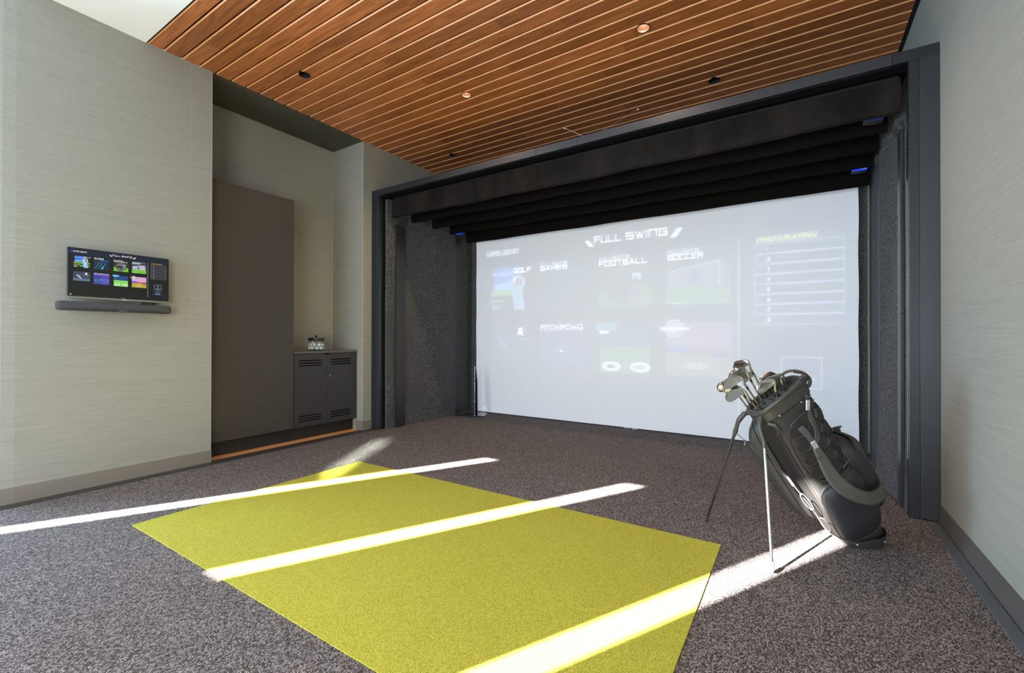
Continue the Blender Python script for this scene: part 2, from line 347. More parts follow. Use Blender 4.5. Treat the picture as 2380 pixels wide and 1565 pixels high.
def catmull(P, n=8):
    P = [Vector(p) for p in P]; out = []
    Q = [P[0] * 2 - P[1]] + P + [P[-1] * 2 - P[-2]]
    for i in range(1, len(Q) - 2):
        a, b, c, d = Q[i - 1], Q[i], Q[i + 1], Q[i + 2]
        for j in range(n):
            t = j / n; out.append(0.5 * ((2 * b) + (c - a) * t + (2 * a - 5 * b + 4 * c - d) * t * t + (3 * b - a - 3 * c + d) * t ** 3))
    out.append(P[-1]); return out

# ------------------------------------------------------------------ floor
fl = struct('floor', MB().box(-7.6, 1.0, YB - .1, 5.6, -0.10, 0.0), 'carpet')
MB().box(XN, -4.395, YN0, YN1, 0.0, 0.004).build('wood_strip', 'niche_wood', fl)
ds = MB(); ds.prism([(-4.356, 0.58), (-4.266, 0.58), (-4.268, 3.42), (-4.262, 3.55), (-4.235, 3.62), (-4.36, 3.62), (-4.395, 3.49), (-4.395, 1.88), (-4.356, 1.87)], lambda a, b, h: (a, b, h), 0.006)
ds.build('edge_strip', 'dark_strip', fl)
MB().prism([(0.652, -1.6), (0.70, -1.6), (0.70, 3.60), (0.652, 3.545)], lambda a, b, h: (a, b, h), 0.006).build('edge_strip', 'grey_strip', fl)

# ------------------------------------------------------------------ walls
def wall(name, boxes, panels, matw='outer_wall'):
    mb = MB()
    for bx in boxes: mb.box(*bx)
    w = struct(name, mb, matw)
    for bx in panels: MB().box(*bx).build('wallpaper_panel', 'wallpaper', w)
    return w
BHH = .112; G = 0.0005; TP = 0.0009
def drops(y0, seams, y1):
    e = [y0] + seams + [y1]; return [(e[i] + (G if i else 0), e[i + 1] - (G if i < len(e) - 2 else 0)) for i in range(len(e) - 1)]
wl = wall('wall_left', [(XL - .16, XL - TP, 0.71, YN0 - TP, 0, ZC + .1), (XN - .16, XL - .16, YN0 - .12, YN0 - TP, 0, ZC + .1), (XN - .16, XN - TP, YN0, YN1, 0, ZC + .1), (XN - .16, XL - TP, YN1 + TP, 5.5, 0, ZC + .1)],
    [(XL - TP, XL, a, b_, 0, ZC) for a, b_ in drops(0.70, [1.708], YN0)]
    + [(XN - TP, XN, a, b_, 0, ZC) for a, b_ in drops(YN0, [2.609], YN1)]
    + [(XN, XL - G, YN1, YN1 + TP, 0, ZC), (XL - TP, XL, YN1 + G, 5.45, 0, ZC)])
for yy in (YN0, YN1):
    MB().box(XL - .0012, XL + .0004, yy - .0008, yy + .0008, BHH, ZC).build('corner_bead', 'outer_wall', wl)
MB().box(XN, XN + .001, YN1 - .001, YN1, .96, ZC).build('corner_bead', 'outer_wall', wl)
# the near end of the left wall bends away in a soft curve
R0 = 0.38
def curved(r0, r1, z0, z1, name, mat, parent):
    mb = MB(); n = 10; cx = XL - R0; cy = 0.70
    pts = [(math.cos(-i / n * PI / 2), math.sin(-i / n * PI / 2)) for i in range(n + 1)]
    for i in range(n):
        (c0, s0), (c1, s1) = pts[i], pts[i + 1]
        v = [(cx + c0 * r0, cy + s0 * r0), (cx + c0 * r1, cy + s0 * r1), (cx + c1 * r1, cy + s1 * r1), (cx + c1 * r0, cy + s1 * r0)]
        mb.add([(a, b_, z0) for a, b_ in v] + [(a, b_, z1) for a, b_ in v], [(0, 1, 2, 3), (4, 7, 6, 5), (1, 5, 6, 2), (0, 3, 7, 4)] + ([(0, 4, 5, 1)] if i == 0 else []) + ([(2, 6, 7, 3)] if i == n - 1 else []))
    return mb.build(name, mat, parent, smooth=True, angle=40)
curved(R0 - .05, R0, 0, ZC, 'wallpaper_panel', 'wallpaper', wl)
MB().box(-7.5, XL - R0, 0.32, 0.323, 0, ZC).build('wallpaper_panel', 'wallpaper', wl)
struct('wall_side', MB().box(-7.6, -7.5, YB, 0.6, 0, ZC + .1).box(-7.5, XL - R0, 0.325, 0.44, 0, ZC + .1), 'outer_wall')
wr = wall('wall_right', [(XR + TP, XR + .12, YB, 5.5, 0, ZC + .1)], [(XR, XR + TP, a, b_, 0, ZC) for a, b_ in drops(YB, [-0.95, 0.03, 1.01, 1.99, 2.984], 5.45)])
struct('wall_back', MB().box(-4.9, 1.0, 5.46, 5.56, 0, ZC + .1), 'outer_wall')
# shaded window wall behind the camera: sun slips through three gaps between the blinds
wb = MB(); gaps = [(-5.198, -5.042, .8, 3.35), (-3.878, -3.722, 1.84, 3.35), (-2.532, -2.376, .6, 3.35)]; x = -7.6
for a, c, z0, z1 in gaps:
    wb.box(x, a, YB - .03, YB, 0, ZC + .1); wb.box(a, c, YB - .03, YB, 0, z0); wb.box(a, c, YB - .03, YB, z1, ZC + .1); x = c
wb.box(x, 1.0, YB - .03, YB, 0, ZC + .1)
struct('wall_window', wb, 'blind')

# ------------------------------------------------------------------ ceiling: white part, then boards
ce = struct('ceiling', MB().box(-7.6, 1.0, YB - .1, 1.395, ZC, ZC + .12), 'white_ceiling')
struct('ceiling_plenum', MB().box(XN - .16, 1.0, 1.395, 5.56, ZC + .13, ZC + .2), 'plenum')
struct('ceiling_niche', MB().box(XN, XL - .003, YN0, YN1, ZC, ZC + .03), 'niche_ceiling_shaded')
MB().box(XL, XR, 1.395, 1.40, ZC - .001, ZC + .13).build('edge_trim', 'can_rim', ce)
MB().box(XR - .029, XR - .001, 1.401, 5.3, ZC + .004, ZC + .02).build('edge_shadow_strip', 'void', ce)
CANS = [(-0.983, 3.358), (-2.687, 3.362)]; HOLES = [(-3.703, 2.331), (-0.640, 4.389), (-3.723, 4.387)]
def cutter(x, y, r):
    mb = MB().lathe([(r, -.2), (r, .2)], 24, (x, y, ZC)); me = mb.mesh('cut'); o = bpy.data.objects.new('cut', me); COL.objects.link(o); return o
cuts = [(x, y, .046, cutter(x, y, .046)) for x, y in CANS + HOLES]
ys = [1.409] + [1.5165 + .1285 * k for k in range(31)]; joint_x = {}
rows = []
for i in range(len(ys) - 1):
    y0, y1 = ys[i], ys[i + 1] - 0.0150
    xs = [XL + .004]; x = XL + R_.uniform(.35, 1.9)
    while x < XR - .35: xs.append(x); x += R_.uniform(1.1, 2.2)
    xs.append(XR - .03); rows.append((y0, y1, xs))
for y0, y1, xs in rows:
    for j in range(len(xs) - 1):
        a, c = xs[j] + (.0006 if j else 0), xs[j + 1] - .0006; cxm, cym = (a + c) / 2, (y0 + y1) / 2; hx, hy = (c - a) / 2, (y1 - y0) / 2
        mb = MB(); ch = .0022
        mb.add([(-hx, -hy, .019), (-hx, -hy, .0085), (-hx, -hy + .0060, 0), (-hx, hy - ch, 0), (-hx, hy, ch), (-hx, hy, .019), (hx, -hy, .019), (hx, -hy, .0085), (hx, -hy + .0060, 0), (hx, hy - ch, 0), (hx, hy, ch), (hx, hy, .019)],
               [(5, 4, 3, 2, 1, 0), (6, 7, 8, 9, 10, 11)] + [(k, k + 1, k + 7, k + 6) for k in range(5)] + [(5, 0, 6, 11)])
        o = mb.build('plank', 'plank_wood', ce, loc=(cxm, cym, ZC))
        o.data.materials.append(MATS['plank_edge_lit'])
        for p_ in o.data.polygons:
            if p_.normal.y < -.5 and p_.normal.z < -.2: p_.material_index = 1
        for x_, y_, r, co in cuts:
            if a - .06 < x_ < c + .06 and y0 - .05 < y_ < y1 + .05:
                bo = o.modifiers.new('b', 'BOOLEAN'); bo.object = co; bo.operation = 'DIFFERENCE'; bo.solver = 'EXACT'
bpy.context.view_layer.update(); dg = bpy.context.evaluated_depsgraph_get()
for o in [o for o in COL.objects if o.name.startswith('plank') and o.modifiers]:
    me = bpy.data.meshes.new_from_object(o.evaluated_get(dg)); o.modifiers.clear(); o.data = me
for *_, co in cuts: bpy.data.objects.remove(co)
nmz = ['recessed ceiling lamp glowing warm, nearer the right wall', 'recessed ceiling lamp glowing warm, nearer the left wall']
for i, (x, y) in enumerate(CANS):
    t = thing('recessed_lamp', nmz[i], 'ceiling lamp', (x, y, ZC), group='glowing recessed ceiling lamps')
    MB().lathe([(.046, 0), (.051, 0), (.051, -.003), (.045, -.004), (.044, 0)], 32, caps=False).build('trim_ring', 'can_rim', t, smooth=True)
    MB().grid(lambda u, v: ((.0435 - .012 * v ** 1.3) * math.cos(2 * PI * u), (.0435 - .012 * v ** 1.3) * math.sin(2 * PI * u), -.002 + .06 * v), 32, 6, True).build('reflector', 'copper_can', t, smooth=True)
    MB().lathe([(.032, .056), (.032, .062)], 24).build('lens', 'lamp_glow', t)
    l = bpy.data.lights.new('can_light', 'SPOT'); l.energy = 30; l.color = (1, .72, .50); l.spot_size = math.radians(150); l.spot_blend = .7; l.shadow_soft_size = .03
    lo = bpy.data.objects.new('can_light', l); COL.objects.link(lo); lo.parent = t; lo.location = (0, 0, -.006)
nmh = ['dark unlit recessed ceiling fitting nearest the dark tall cabinet', 'dark unlit recessed ceiling fitting above the right half of the metal header', 'dark unlit recessed ceiling fitting near the left end of the metal header']
for i, (x, y) in enumerate(HOLES):
    t = thing('recessed_fitting', nmh[i], 'ceiling fitting', (x, y, ZC), group='dark recessed ceiling fittings')
    MB().lathe([(.046, 0), (.050, 0), (.050, -.002), (.045, -.003), (.044, 0)], 32, caps=False).build('trim_ring', 'can_rim', t, smooth=True)
    MB().grid(lambda u, v: (.0435 * math.cos(2 * PI * u), .0435 * math.sin(2 * PI * u), -.002 + .05 * v), 32, 1, True).build('housing', 'void', t, smooth=True)
    MB().lathe([(.043, .044), (.043, .05)], 24).build('cap', 'void', t)

# ------------------------------------------------------------------ baseboards
BH = .110
bl = MB().box(XL, XL + .012, 0.70, YN0, .006, BH).box(XL, XL + .012, YN1, YF - .002, .006, BH).box(-4.475, XL + .012, YN1 - .012, YN1, .006, BH)
bbl = struct('baseboard_left', bl, 'baseboard')
curved(R0 - .01, R0 + .012, .006, BH, 'curved_end', 'baseboard', bbl)
MB().box(-4.482, -4.477, YN1 - .016, YN1 - .002, .006, BH + .008).build('raw_edge', 'raw_edge', bbl)
br = struct('baseboard_right', MB().box(XR - .012, XR, YB, 2.983, .0, BH), 'baseboard_shaded')
MB().box(XR - .012, XR, 2.985, 3.60, .0, BH).build('board_length', 'baseboard_shaded', br)

# ------------------------------------------------------------------ niche cabinets
XC = -4.464
tc = thing('tall_cabinet', 'tall flat-fronted dark brown cabinet filling the left of the wall niche', 'cabinet', (-4.70, 2.29, 0))
def L_(mb, loc):
    mb.v = [(x - loc[0], y - loc[1], z - loc[2]) for x, y, z in mb.v]; return mb
c0 = (-4.70, 2.29, 0)
L_(MB().box(XN + .003, XC - .02, YN0 + .003, 2.70, .145, 2.549), c0).build('body', 'cabinet', tc, bevel=.001)
L_(MB().box(XC - .019, XC, YN0 + .005, 2.6985, .147, 2.549), c0).build('door', 'cabinet', tc, bevel=.0015)
L_(MB().box(XN + .003, -4.535, YN0 + .003, 2.70, .005, .143), c0).build('plinth', 'cabinet_dark', tc)
c0 = (-4.70, 3.10, 0)
lc = thing('low_cabinet', 'low dark cabinet with two slotted doors under the jar of golf balls', 'cabinet', c0)
L_(MB().box(XN + .003, XC - .04, 2.703, YN1 - .003, .145, .930), c0).build('body', 'void', lc)
L_(MB().box(XN + .003, XC - .001, 3.486, YN1 - .003, .14, .930), c0).build('end_panel', 'cabinet', lc)
L_(MB().box(XN + .003, -4.535, 2.703, YN1 - .016, .005, .143), c0).build('plinth', 'cabinet_dark', lc)
L_(MB().box(XN + .003, XC + .008, 2.7035, YN1 - .003, .932, .955), c0).build('worktop', 'counter', lc, bevel=.0015)
def holed(y0, y1, z0, z1, holes, x0, x1):
    mb = MB(); Y = sorted({y0, y1} | {h[0] for h in holes} | {h[1] for h in holes}); Z = sorted({z0, z1} | {h[2] for h in holes} | {h[3] for h in holes})
    def solid(a, b_): return 0 <= a < len(Y) - 1 and 0 <= b_ < len(Z) - 1 and not any(h[0] <= (Y[a] + Y[a + 1]) / 2 <= h[1] and h[2] <= (Z[b_] + Z[b_ + 1]) / 2 <= h[3] for h in holes)
    for a in range(len(Y) - 1):
        for b_ in range(len(Z) - 1):
            if not solid(a, b_): continue
            ya, yb, za, zb = Y[a], Y[a + 1], Z[b_], Z[b_ + 1]
            for x in (x0, x1): mb.add([(x, ya, za), (x, yb, za), (x, yb, zb), (x, ya, zb)], [(0, 1, 2, 3)])
            if not solid(a - 1, b_): mb.add([(x0, ya, za), (x1, ya, za), (x1, ya, zb), (x0, ya, zb)], [(0, 1, 2, 3)])
            if not solid(a + 1, b_): mb.add([(x0, yb, za), (x1, yb, za), (x1, yb, zb), (x0, yb, zb)], [(0, 1, 2, 3)])
            if not solid(a, b_ - 1): mb.add([(x0, ya, za), (x1, ya, za), (x1, yb, za), (x0, yb, za)], [(0, 1, 2, 3)])
            if not solid(a, b_ + 1): mb.add([(x0, ya, zb), (x1, ya, zb), (x1, yb, zb), (x0, yb, zb)], [(0, 1, 2, 3)])
    return mb
for (a, c, s0, s1, zs) in ((2.7055, 3.0985, 2.757, 3.030, (.855, .828, .801)), (3.1015, 3.4845, 3.144, 3.415, (.858, .830, .803))):
    hs = [(s0, s1, z - .006, z + .006) for z in zs] + [(s0, s1, z - .006, z + .006) for z in ((.250, .217, .184) if a < 3 else (.204, .176, .148))]
    hs = [(s0, s1, z - .006, z + .006) for z in zs] + [(s0, s1, z - .006, z + .006) for z in (.262, .234, .206)]
    if a < 3: hs.append((c - .03, c, .913, .927))
    else: hs.append((a, a + .03, .913, .927))
    d = L_(holed(a, c, .145, .927, hs, XC - .018, XC), c0).build('door', 'cabinet_low', lc)
    if a > 3: MB().lathe([(.006, 0), (.006, .003)], 12, (0, 0, 0)).build('lock', 'silver', d, loc=(XC - c0[0], 3.130 - c0[1], .675)).rotation_euler = (0, PI / 2, 0)

# jar of golf balls
JX, JY, JZ = -4.70, 3.115, .955
jar = thing('glass_jar', 'round glass jar with a dark metal lid standing on the low cabinet', 'jar', (JX, JY, JZ))
MB().lathe([(.078, 0), (.094, .004), (.098, .02), (.098, .088), (.088, .108), (.078, .114), (.075, .114), (.085, .106), (.0955, .087), (.0955, .02), (.092, .008), (.001, .006)], 40).build('jar_body', 'glass', jar, smooth=True)
ld = MB().lathe([(.080, .1145), (.084, .118), (.088, .125), (.090, .140), (.087, .146), (.05, .150), (.012, .152)], 40).build('lid', 'lid', jar, smooth=True)
MB().lathe([(.008, .152), (.007, .160), (.011, .166), (.013, .172), (.008, .176)], 16).build('knob', 'cabinet_dark', ld, smooth=True)
ballme = MB().sphere((0, 0, 0), .0215, 18, 12).mesh('golf_ball'); ballme.materials.append(MATS['golf_ball'])
for p in ballme.polygons: p.use_smooth = True
sp = []
for k in range(9): a = 2 * PI * k / 9 + .2; sp.append((.0715 * math.cos(a), .0715 * math.sin(a), .029))
for k in range(3): a = 2 * PI * k / 3; sp.append((.027 * math.cos(a), .027 * math.sin(a), .029))
for k in range(9): a = 2 * PI * k / 9 + .55; sp.append((.0715 * math.cos(a), .0715 * math.sin(a), .0665))
for k in range(3): a = 2 * PI * k / 3 + 1; sp.append((.027 * math.cos(a), .027 * math.sin(a), .068))
for k in range(3): a = 2 * PI * k / 3 + .5; sp.append((.040 * math.cos(a), .040 * math.sin(a), .090))
for q in sp:
    o = bpy.data.objects.new('golf_ball', ballme); COL.objects.link(o); o.location = (JX + q[0], JY + q[1], JZ + q[2])
    tag(o, 'white golf ball heaped inside the lidded glass jar', 'golf ball', 'golf balls in the glass jar')

# ------------------------------------------------------------------ bay frame
fr = thing('bay_frame', 'dark grey metal frame around the opening of the golf simulator bay', 'frame', (-1.8, YF, 0)); c0 = (-1.8, YF, 0)
segs = [XL + .04 + .131 - .04, -2.068, -1.652, .498]
xs = [-4.312, -2.068, -1.652, .498]
for i in range(3): L_(MB().box(xs[i] + .001, xs[i + 1] - .001, YF, YF + .045, 2.818, ZF), c0).build('header_panel', 'frame_metal', fr, bevel=.0008)
L_(MB().box(XL + .002, -4.313, YF, YF + .045, 2.818, ZF), c0).build('header_panel', 'frame_metal_dark', fr, bevel=.0008)
L_(MB().box(.499, XR - .002, YF, YF + .045, 2.818, ZF), c0).build('header_panel', 'frame_metal_dark', fr, bevel=.0008)
L_(MB().box(XL + .002, -4.285, YF, YF + .045, .008, 2.817), c0).build('jamb_panel', 'frame_metal_dark', fr, bevel=.0008)
L_(MB().box(-4.284, -4.232, YF + .002, YF + .045, .003, 2.817), c0).build('jamb_panel', 'frame_metal', fr, bevel=.0008)
L_(MB().box(.626, XR - .002, YF, YF + .045, .008, 2.817), c0).build('jamb_panel', 'frame_metal', fr, bevel=.0008)
L_(MB().box(.577, .625, YF + .002, YF + .045, .006, 2.742), c0).build('jamb_panel', 'frame_metal_dark', fr, bevel=.0008)
L_(MB().box(.577, .625, YF + .002, YF + .045, 2.743, 2.817), c0).build('jamb_panel', 'frame_metal_dark', fr, bevel=.0008)
L_(MB().box(-4.237, -4.2305, YF + .046, YF + .075, .003, 2.817), c0).build('inner_return', 'jamb_gloss', fr)
L_(MB().box(.5755, .582, YF + .046, YF + .075, .003, 2.817), c0).build('inner_return', 'jamb_gloss', fr)
L_(MB().box(-4.22, .573, YF + .046, YF + .075, 2.78, 2.883), c0).build('header_return', 'black_roof', fr)
sme = MB().lathe([(.0042, 0), (.004, .0015), (.001, .0025)], 8).mesh('screw'); sme.materials.append(MATS['bracket'])
for z in (.10, .49, .93, 1.36, 1.80, 2.19, 2.55):
    o = bpy.data.objects.new('screw', sme); COL.objects.link(o); o.parent = fr; o.location = (.641 - c0[0], -.0002, z); o.rotation_euler = (PI / 2, 0, 0)

# ------------------------------------------------------------------ bay shell: felt walls, roof, posts
struct('ceiling_bay', MB().box(-4.36, XR - .001, YF + .10, 5.45, 2.80, 2.86), 'black_roof')
def slab(fn, nu, nv, back):
    """closed sheet: front surface fn(u,v), back surface shifted by the vector back"""
    mb = MB(); k = nu + 1; n = k * (nv + 1); bk = Vector(back)
    F = [Vector(fn(i / nu, j / nv)) for j in range(nv + 1) for i in range(k)]; mb.v = [tuple(p) for p in F] + [tuple(p + bk) for p in F]
    for j in range(nv):
        for i in range(nu):
            q = (j * k + i, j * k + i + 1, (j + 1) * k + i + 1, (j + 1) * k + i); mb.f.append(q); mb.f.append(tuple(n + x for x in q[::-1]))
    rim = [i for i in range(k)] + [j * k + nu for j in range(1, nv + 1)] + [nv * k + i for i in range(nu - 1, -1, -1)] + [j * k for j in range(nv - 1, 0, -1)]
    for i in range(len(rim)):
        p, q = rim[i], rim[(i + 1) % len(rim)]; mb.f.append((p, q, q + n, p + n))
    return mb
def side(x0, y0, y1, s, amp, seed):
    rr = random.Random(seed); ph = [rr.uniform(0, 6) for _ in range(4)]
    def f(u, v):
        y = y0 + (y1 - y0) * u; z = .003 + 2.787 * v
        return (x0 + s * amp * (math.sin(y * 7 + ph[0]) * .5 + math.sin(y * 15 + z * 1.1 + ph[1]) * .3 + math.sin(z * 3 + ph[2]) * .3), y, z)
    return f
FG = 'felt linings on the bay side walls'
tag(slab(side(-4.178, YF + .078, 4.985, 1, .006, 3), 60, 30, (-.03, 0, 0)).build('wall_lining', 'felt', smooth=True), 'charcoal felt wall lining, broad front panel on the left side of the bay', 'wall lining', FG)
tag(slab(side(-4.228, 4.99, 5.415, 1, .004, 4), 20, 30, (-.03, 0, 0)).build('wall_lining', 'felt', smooth=True), 'charcoal felt wall lining, narrow strip left of the screen behind the front panel', 'wall lining', FG)
def rfront(u, v):
    y = YF + .078 + (4.56 - YF - .102) * u; z = .003 + 2.787 * v; s = (y - YF) / .93
    return (.594 - .052 * s + .008 * math.sin(y * 8 + 1) * s - .026 * s * max(0, (1 - z / .9)) ** 1.6, y, z)
tag(slab(rfront, 40, 30, (.03, 0, 0)).build('wall_lining', 'felt', smooth=True), 'charcoal felt wall lining, broad front panel on the right side of the bay', 'wall lining', FG)
tag(slab(side(.572, 4.57, 5.415, -1, .004, 6), 20, 30, (.03, 0, 0)).build('wall_lining', 'felt', smooth=True), 'charcoal felt wall lining, narrow strip right of the screen behind the front panel', 'wall lining', FG)
tag(MB().box(-4.22, .56, 5.42, 5.455, .002, 2.79).build('wall_lining', 'felt'), 'charcoal felt lining behind the projection screen, showing at its edges', 'wall lining')

def light_fixture(name, label, loc, rz, glow):
    t = thing(name, label, 'light', loc, rz, 'small blue light fittings up in the bay')
    MB().grid(lambda u, v: (-.055 + .11 * u, .035 * math.sin(PI * v) * .8 - .01, -.026 * math.sin(PI * (.15 + .7 * v)) * (1 - .25 * (2 * u - 1) ** 2)), 12, 8).build('cowl', 'bracket', t, smooth=True).modifiers.new('s', 'SOLIDIFY').thickness = .003
    MB().box(-.05, .05, -.028, .018, -.012, .010).build('lamp_panel', glow, t)
    for k in range(5): MB().box(-.05 + .022 * k, -.047 + .022 * k, -.024, .018, -.029, -.026).build('louvre', 'bracket', t)
    MB().box(-.03, .045, -.031, -.029, -.003, .001).build('tube', 'white_glow' if glow == 'blue_glow' else 'bracket', t)
    MB().box(-.01, .01, -.004, .004, .009, .206).build('stem', 'black_post', t)
    return t
light_fixture('flood_light', 'small louvred light fitting tucked under the front black baffle at the right', (.432, 3.885, 2.60), .25, 'blue_dim')
light_fixture('flood_light', 'glowing blue light fitting at the upper right corner of the screen', (.452, 4.93, 2.588), .15, 'blue_glow')
light_fixture('flood_light', 'glowing blue light fitting at the upper left corner of the screen', (-4.055, 4.93, 2.595), -.1, 'blue_glow')

def post(label, loc, w, top, s):
    """s = +1: stands on the left felt, face to the right; -1 mirrored"""
    t = thing('wall_post', label, 'post', loc, 0, 'black posts on the bay side walls')
    MB().box(min(0, s * .018), max(0, s * .018), -w / 2, w / 2, 0, 1.262).build('lower_bar', 'black_post', t, bevel=.001)
    MB().box(min(0, s * .018), max(0, s * .018), -w / 2, w / 2, 1.264, top).build('upper_bar', 'black_post', t, bevel=.001)
    b_ = MB().box(min(0, s * .035), max(0, s * .035), -w / 2 - .01, w / 2 + .01, top + .001, top + .03).build('bracket', 'bracket', t, bevel=.002)
    for k in (-1, 1): MB().box(min(s * .02, s * .045), max(s * .02, s * .045), k * w * .35 - .006, k * w * .35 + .006, top + .03, top + .085).build('hook', 'bracket', b_)
    return t
post('black metal post on the left felt wall, nearer the frame', (-4.171, 3.905, 0), .15, 2.50, 1)
post('black metal post on the left felt wall, close to the screen', (-4.223, 5.06, 0), .13, 2.52, 1)
post('black metal post on the right felt wall, behind the golf bag', (.580, 3.862, .004), .10, 2.46, -1)
post('black metal post far back on the right, its bracket by the blue light', (.5725, 4.640, 0), .08, 2.50, -1)

# black baffles under the bay roof
def baffle(y, x0, x1, zb, zt, label, seed, sag):
    rr = random.Random(seed); ph = [rr.uniform(0, 6) for _ in range(3)]
    t = thing('baffle', label, 'baffle', ((x0 + x1) / 2, y, zb), 0, 'black cloth baffles across the bay roof')
    xm = (x0 + x1) / 2; W = x1 - x0; n = 60
    def sg(x): s = (x - x0) / W; return -sag * math.sin(PI * s) + .004 * math.sin(5 * x + ph[0]) * 1
    def dy(x, z): return .004 * math.sin(9 * x + ph[1] + 4 * z) + .002 * math.sin(31 * x + ph[2])
    mb = MB(); prof = [(0, zt), (0, zt - .03), (0, (zt + zb) / 2), (0, zb + .006), (.006, zb), (.045, zb - .002), (.05, zb + .006), (.05, zt)]
    def f(u, v):
        i = v * (len(prof) - 1); k = min(int(i), len(prof) - 2); q = i - k; py = prof[k][0] * (1 - q) + prof[k + 1][0] * q; pz = prof[k][1] * (1 - q) + prof[k + 1][1] * q
        x = x0 + W * u; s = (zt - pz) / (zt - zb); return (x - xm, py + dy(x, pz) * s, pz + sg(x) * s - zb)
    mb.grid(f, n, len(prof) - 1).build('cloth', 'black_cloth_front' if y < 3.8 else 'black_cloth', t, smooth=True, angle=50)
    MB().box(-W / 2 + .01, W / 2 - .01, .004, .046, (zt - zb) + .0, (zt - zb) + .02).build('batten', 'black_post', t)
    return t
baffle(3.735, -4.125, .555, 2.565, 2.775, 'front black cloth baffle under the bay roof, deepest and nearest', 1, .012)
baffle(4.06, -4.13, .535, 2.575, 2.775, 'second black cloth baffle from the front', 2, .008)
baffle(4.43, -4.125, .53, 2.575, 2.775, 'third black cloth baffle from the front', 3, .006)
baffle(4.79, -4.12, .535, 2.570, 2.775, 'fourth black cloth baffle from the front', 4, .006)
baffle(5.13, -4.10, .545, 2.505, 2.775, 'rearmost black cloth baffle, hanging just before the screen', 5, .004)
# thin wires from the boards down behind the header
for a, c, lb in (((-2.193, 4.489, ZC), (-1.838, 4.2, 3.161), 'short white wire slanting down from the ceiling boards, left of the pair'), ((-1.377, 4.523, ZC), (-1.644, 4.2, 3.165), 'long thin white wire slanting down from the ceiling boards, right of the pair')):
    t = thing('suspension_wire', lb, 'wire', a, 0, 'white wires hanging from the boards')
    dv = Vector(c) - Vector(a); MB().tube([(0, 0, 0), dv * 1.0], .0032 if a[0] < -2 else .0013, 6).build('wire', 'wire_white', t)
    MB().lathe([(.012, 0), (.012, -.004), (.007, -.010)], 12).build('anchor', 'wire_white', t)

# ------------------------------------------------------------------ lettering and game menu
def mesh_text(txt, size=1.0, shear=0.0, bold=0.0, width=1.0, space=1.0):
    cu = bpy.data.curves.new('t', 'FONT'); cu.body = txt; cu.size = size; cu.shear = shear; cu.offset = bold; cu.space_character = space; cu.resolution_u = 3
    o = bpy.data.objects.new('t', cu); COL.objects.link(o); bpy.context.view_layer.update()
    me = bpy.data.meshes.new_from_object(o.evaluated_get(bpy.context.evaluated_depsgraph_get()))
    v = [(p.co.x * width, p.co.y) for p in me.vertices]; f = [tuple(p.vertices) for p in me.polygons]
    bpy.data.objects.remove(o); bpy.data.curves.remove(cu); bpy.data.meshes.remove(me); return v, f
STROKE = {'F': [[(0, 0), (0, 1), (1, 1)], [(0, .5), (.9, .5)]], 'U': [[(0, 1), (0, 0), (1, 0), (1, 1)]], 'L': [[(0, 1), (0, 0), (1, 0)]], 'S': [[(1, 1), (0, 1), (0, .5), (1, .5), (1, 0), (0, 0)]],
          'W': [[(0, 1), (.28, 0), (.5, .8), (.72, 0), (1, 1)]], 'I': [[(.1, 0), (.1, 1)]], 'n': [[(0, 0), (0, 1), (1, 1), (1, 0)]], 'N': [[(0, 0), (0, 1), (1, 0), (1, 1)]], 'G': [[(1, 1), (0, 1), (0, 0), (1, 0), (1, .5), (.55, .5)]],
          'O': [[(0, 0), (0, 1), (1, 1), (1, 0), (0, 0)]], 'A': [[(0, 0), (.5, 1), (1, 0)], [(.2, .35), (.8, .35)]], 'M': [[(0, 0), (0, 1), (.5, .4), (1, 1), (1, 0)]], 'E': [[(1, 1), (0, 1), (0, 0), (1, 0)], [(0, .5), (.9, .5)]],
          'T': [[(0, 1), (1, 1)], [(.5, 1), (.5, 0)]], 'B': [[(0, 0), (0, 1), (.9, 1), (.9, .5), (0, .5)], [(.9, .5), (1, .5), (1, 0), (0, 0)]], 'C': [[(1, 1), (0, 1), (0, 0), (1, 0)]], 'R': [[(0, 0), (0, 1), (1, 1), (1, .5), (0, .5)], [(.5, .5), (1, 0)]]}
def stroke_text(txt, h, cw, gap, th, shear=0):
    V, F = [], []; x = 0
    for ch in txt:
        if ch == ' ': x += cw * .45; continue
        w = cw * (.2 if ch == 'I' else 1.15 if ch == 'W' else 1)
        for st in STROKE[ch]:
            for (a, b_) in zip(st, st[1:]):
                p = Vector((x + th / 2 + a[0] * (w - th) if ch != 'I' else x + th / 2, th / 2 + a[1] * (h - th))); q = Vector((x + th / 2 + b_[0] * (w - th) if ch != 'I' else x + th / 2, th / 2 + b_[1] * (h - th)))
                d = (q - p).normalized(); n = Vector((-d.y, d.x)) * th / 2; p = p - d * th / 2; q = q + d * th / 2; o = len(V)
                V += [(c.x + shear * c.y, c.y) for c in (p + n, q + n, q - n, p - n)]; F.append((o, o + 1, o + 2, o + 3))
        x += (th if ch == 'I' else w) + gap
    return V, F, x - gap
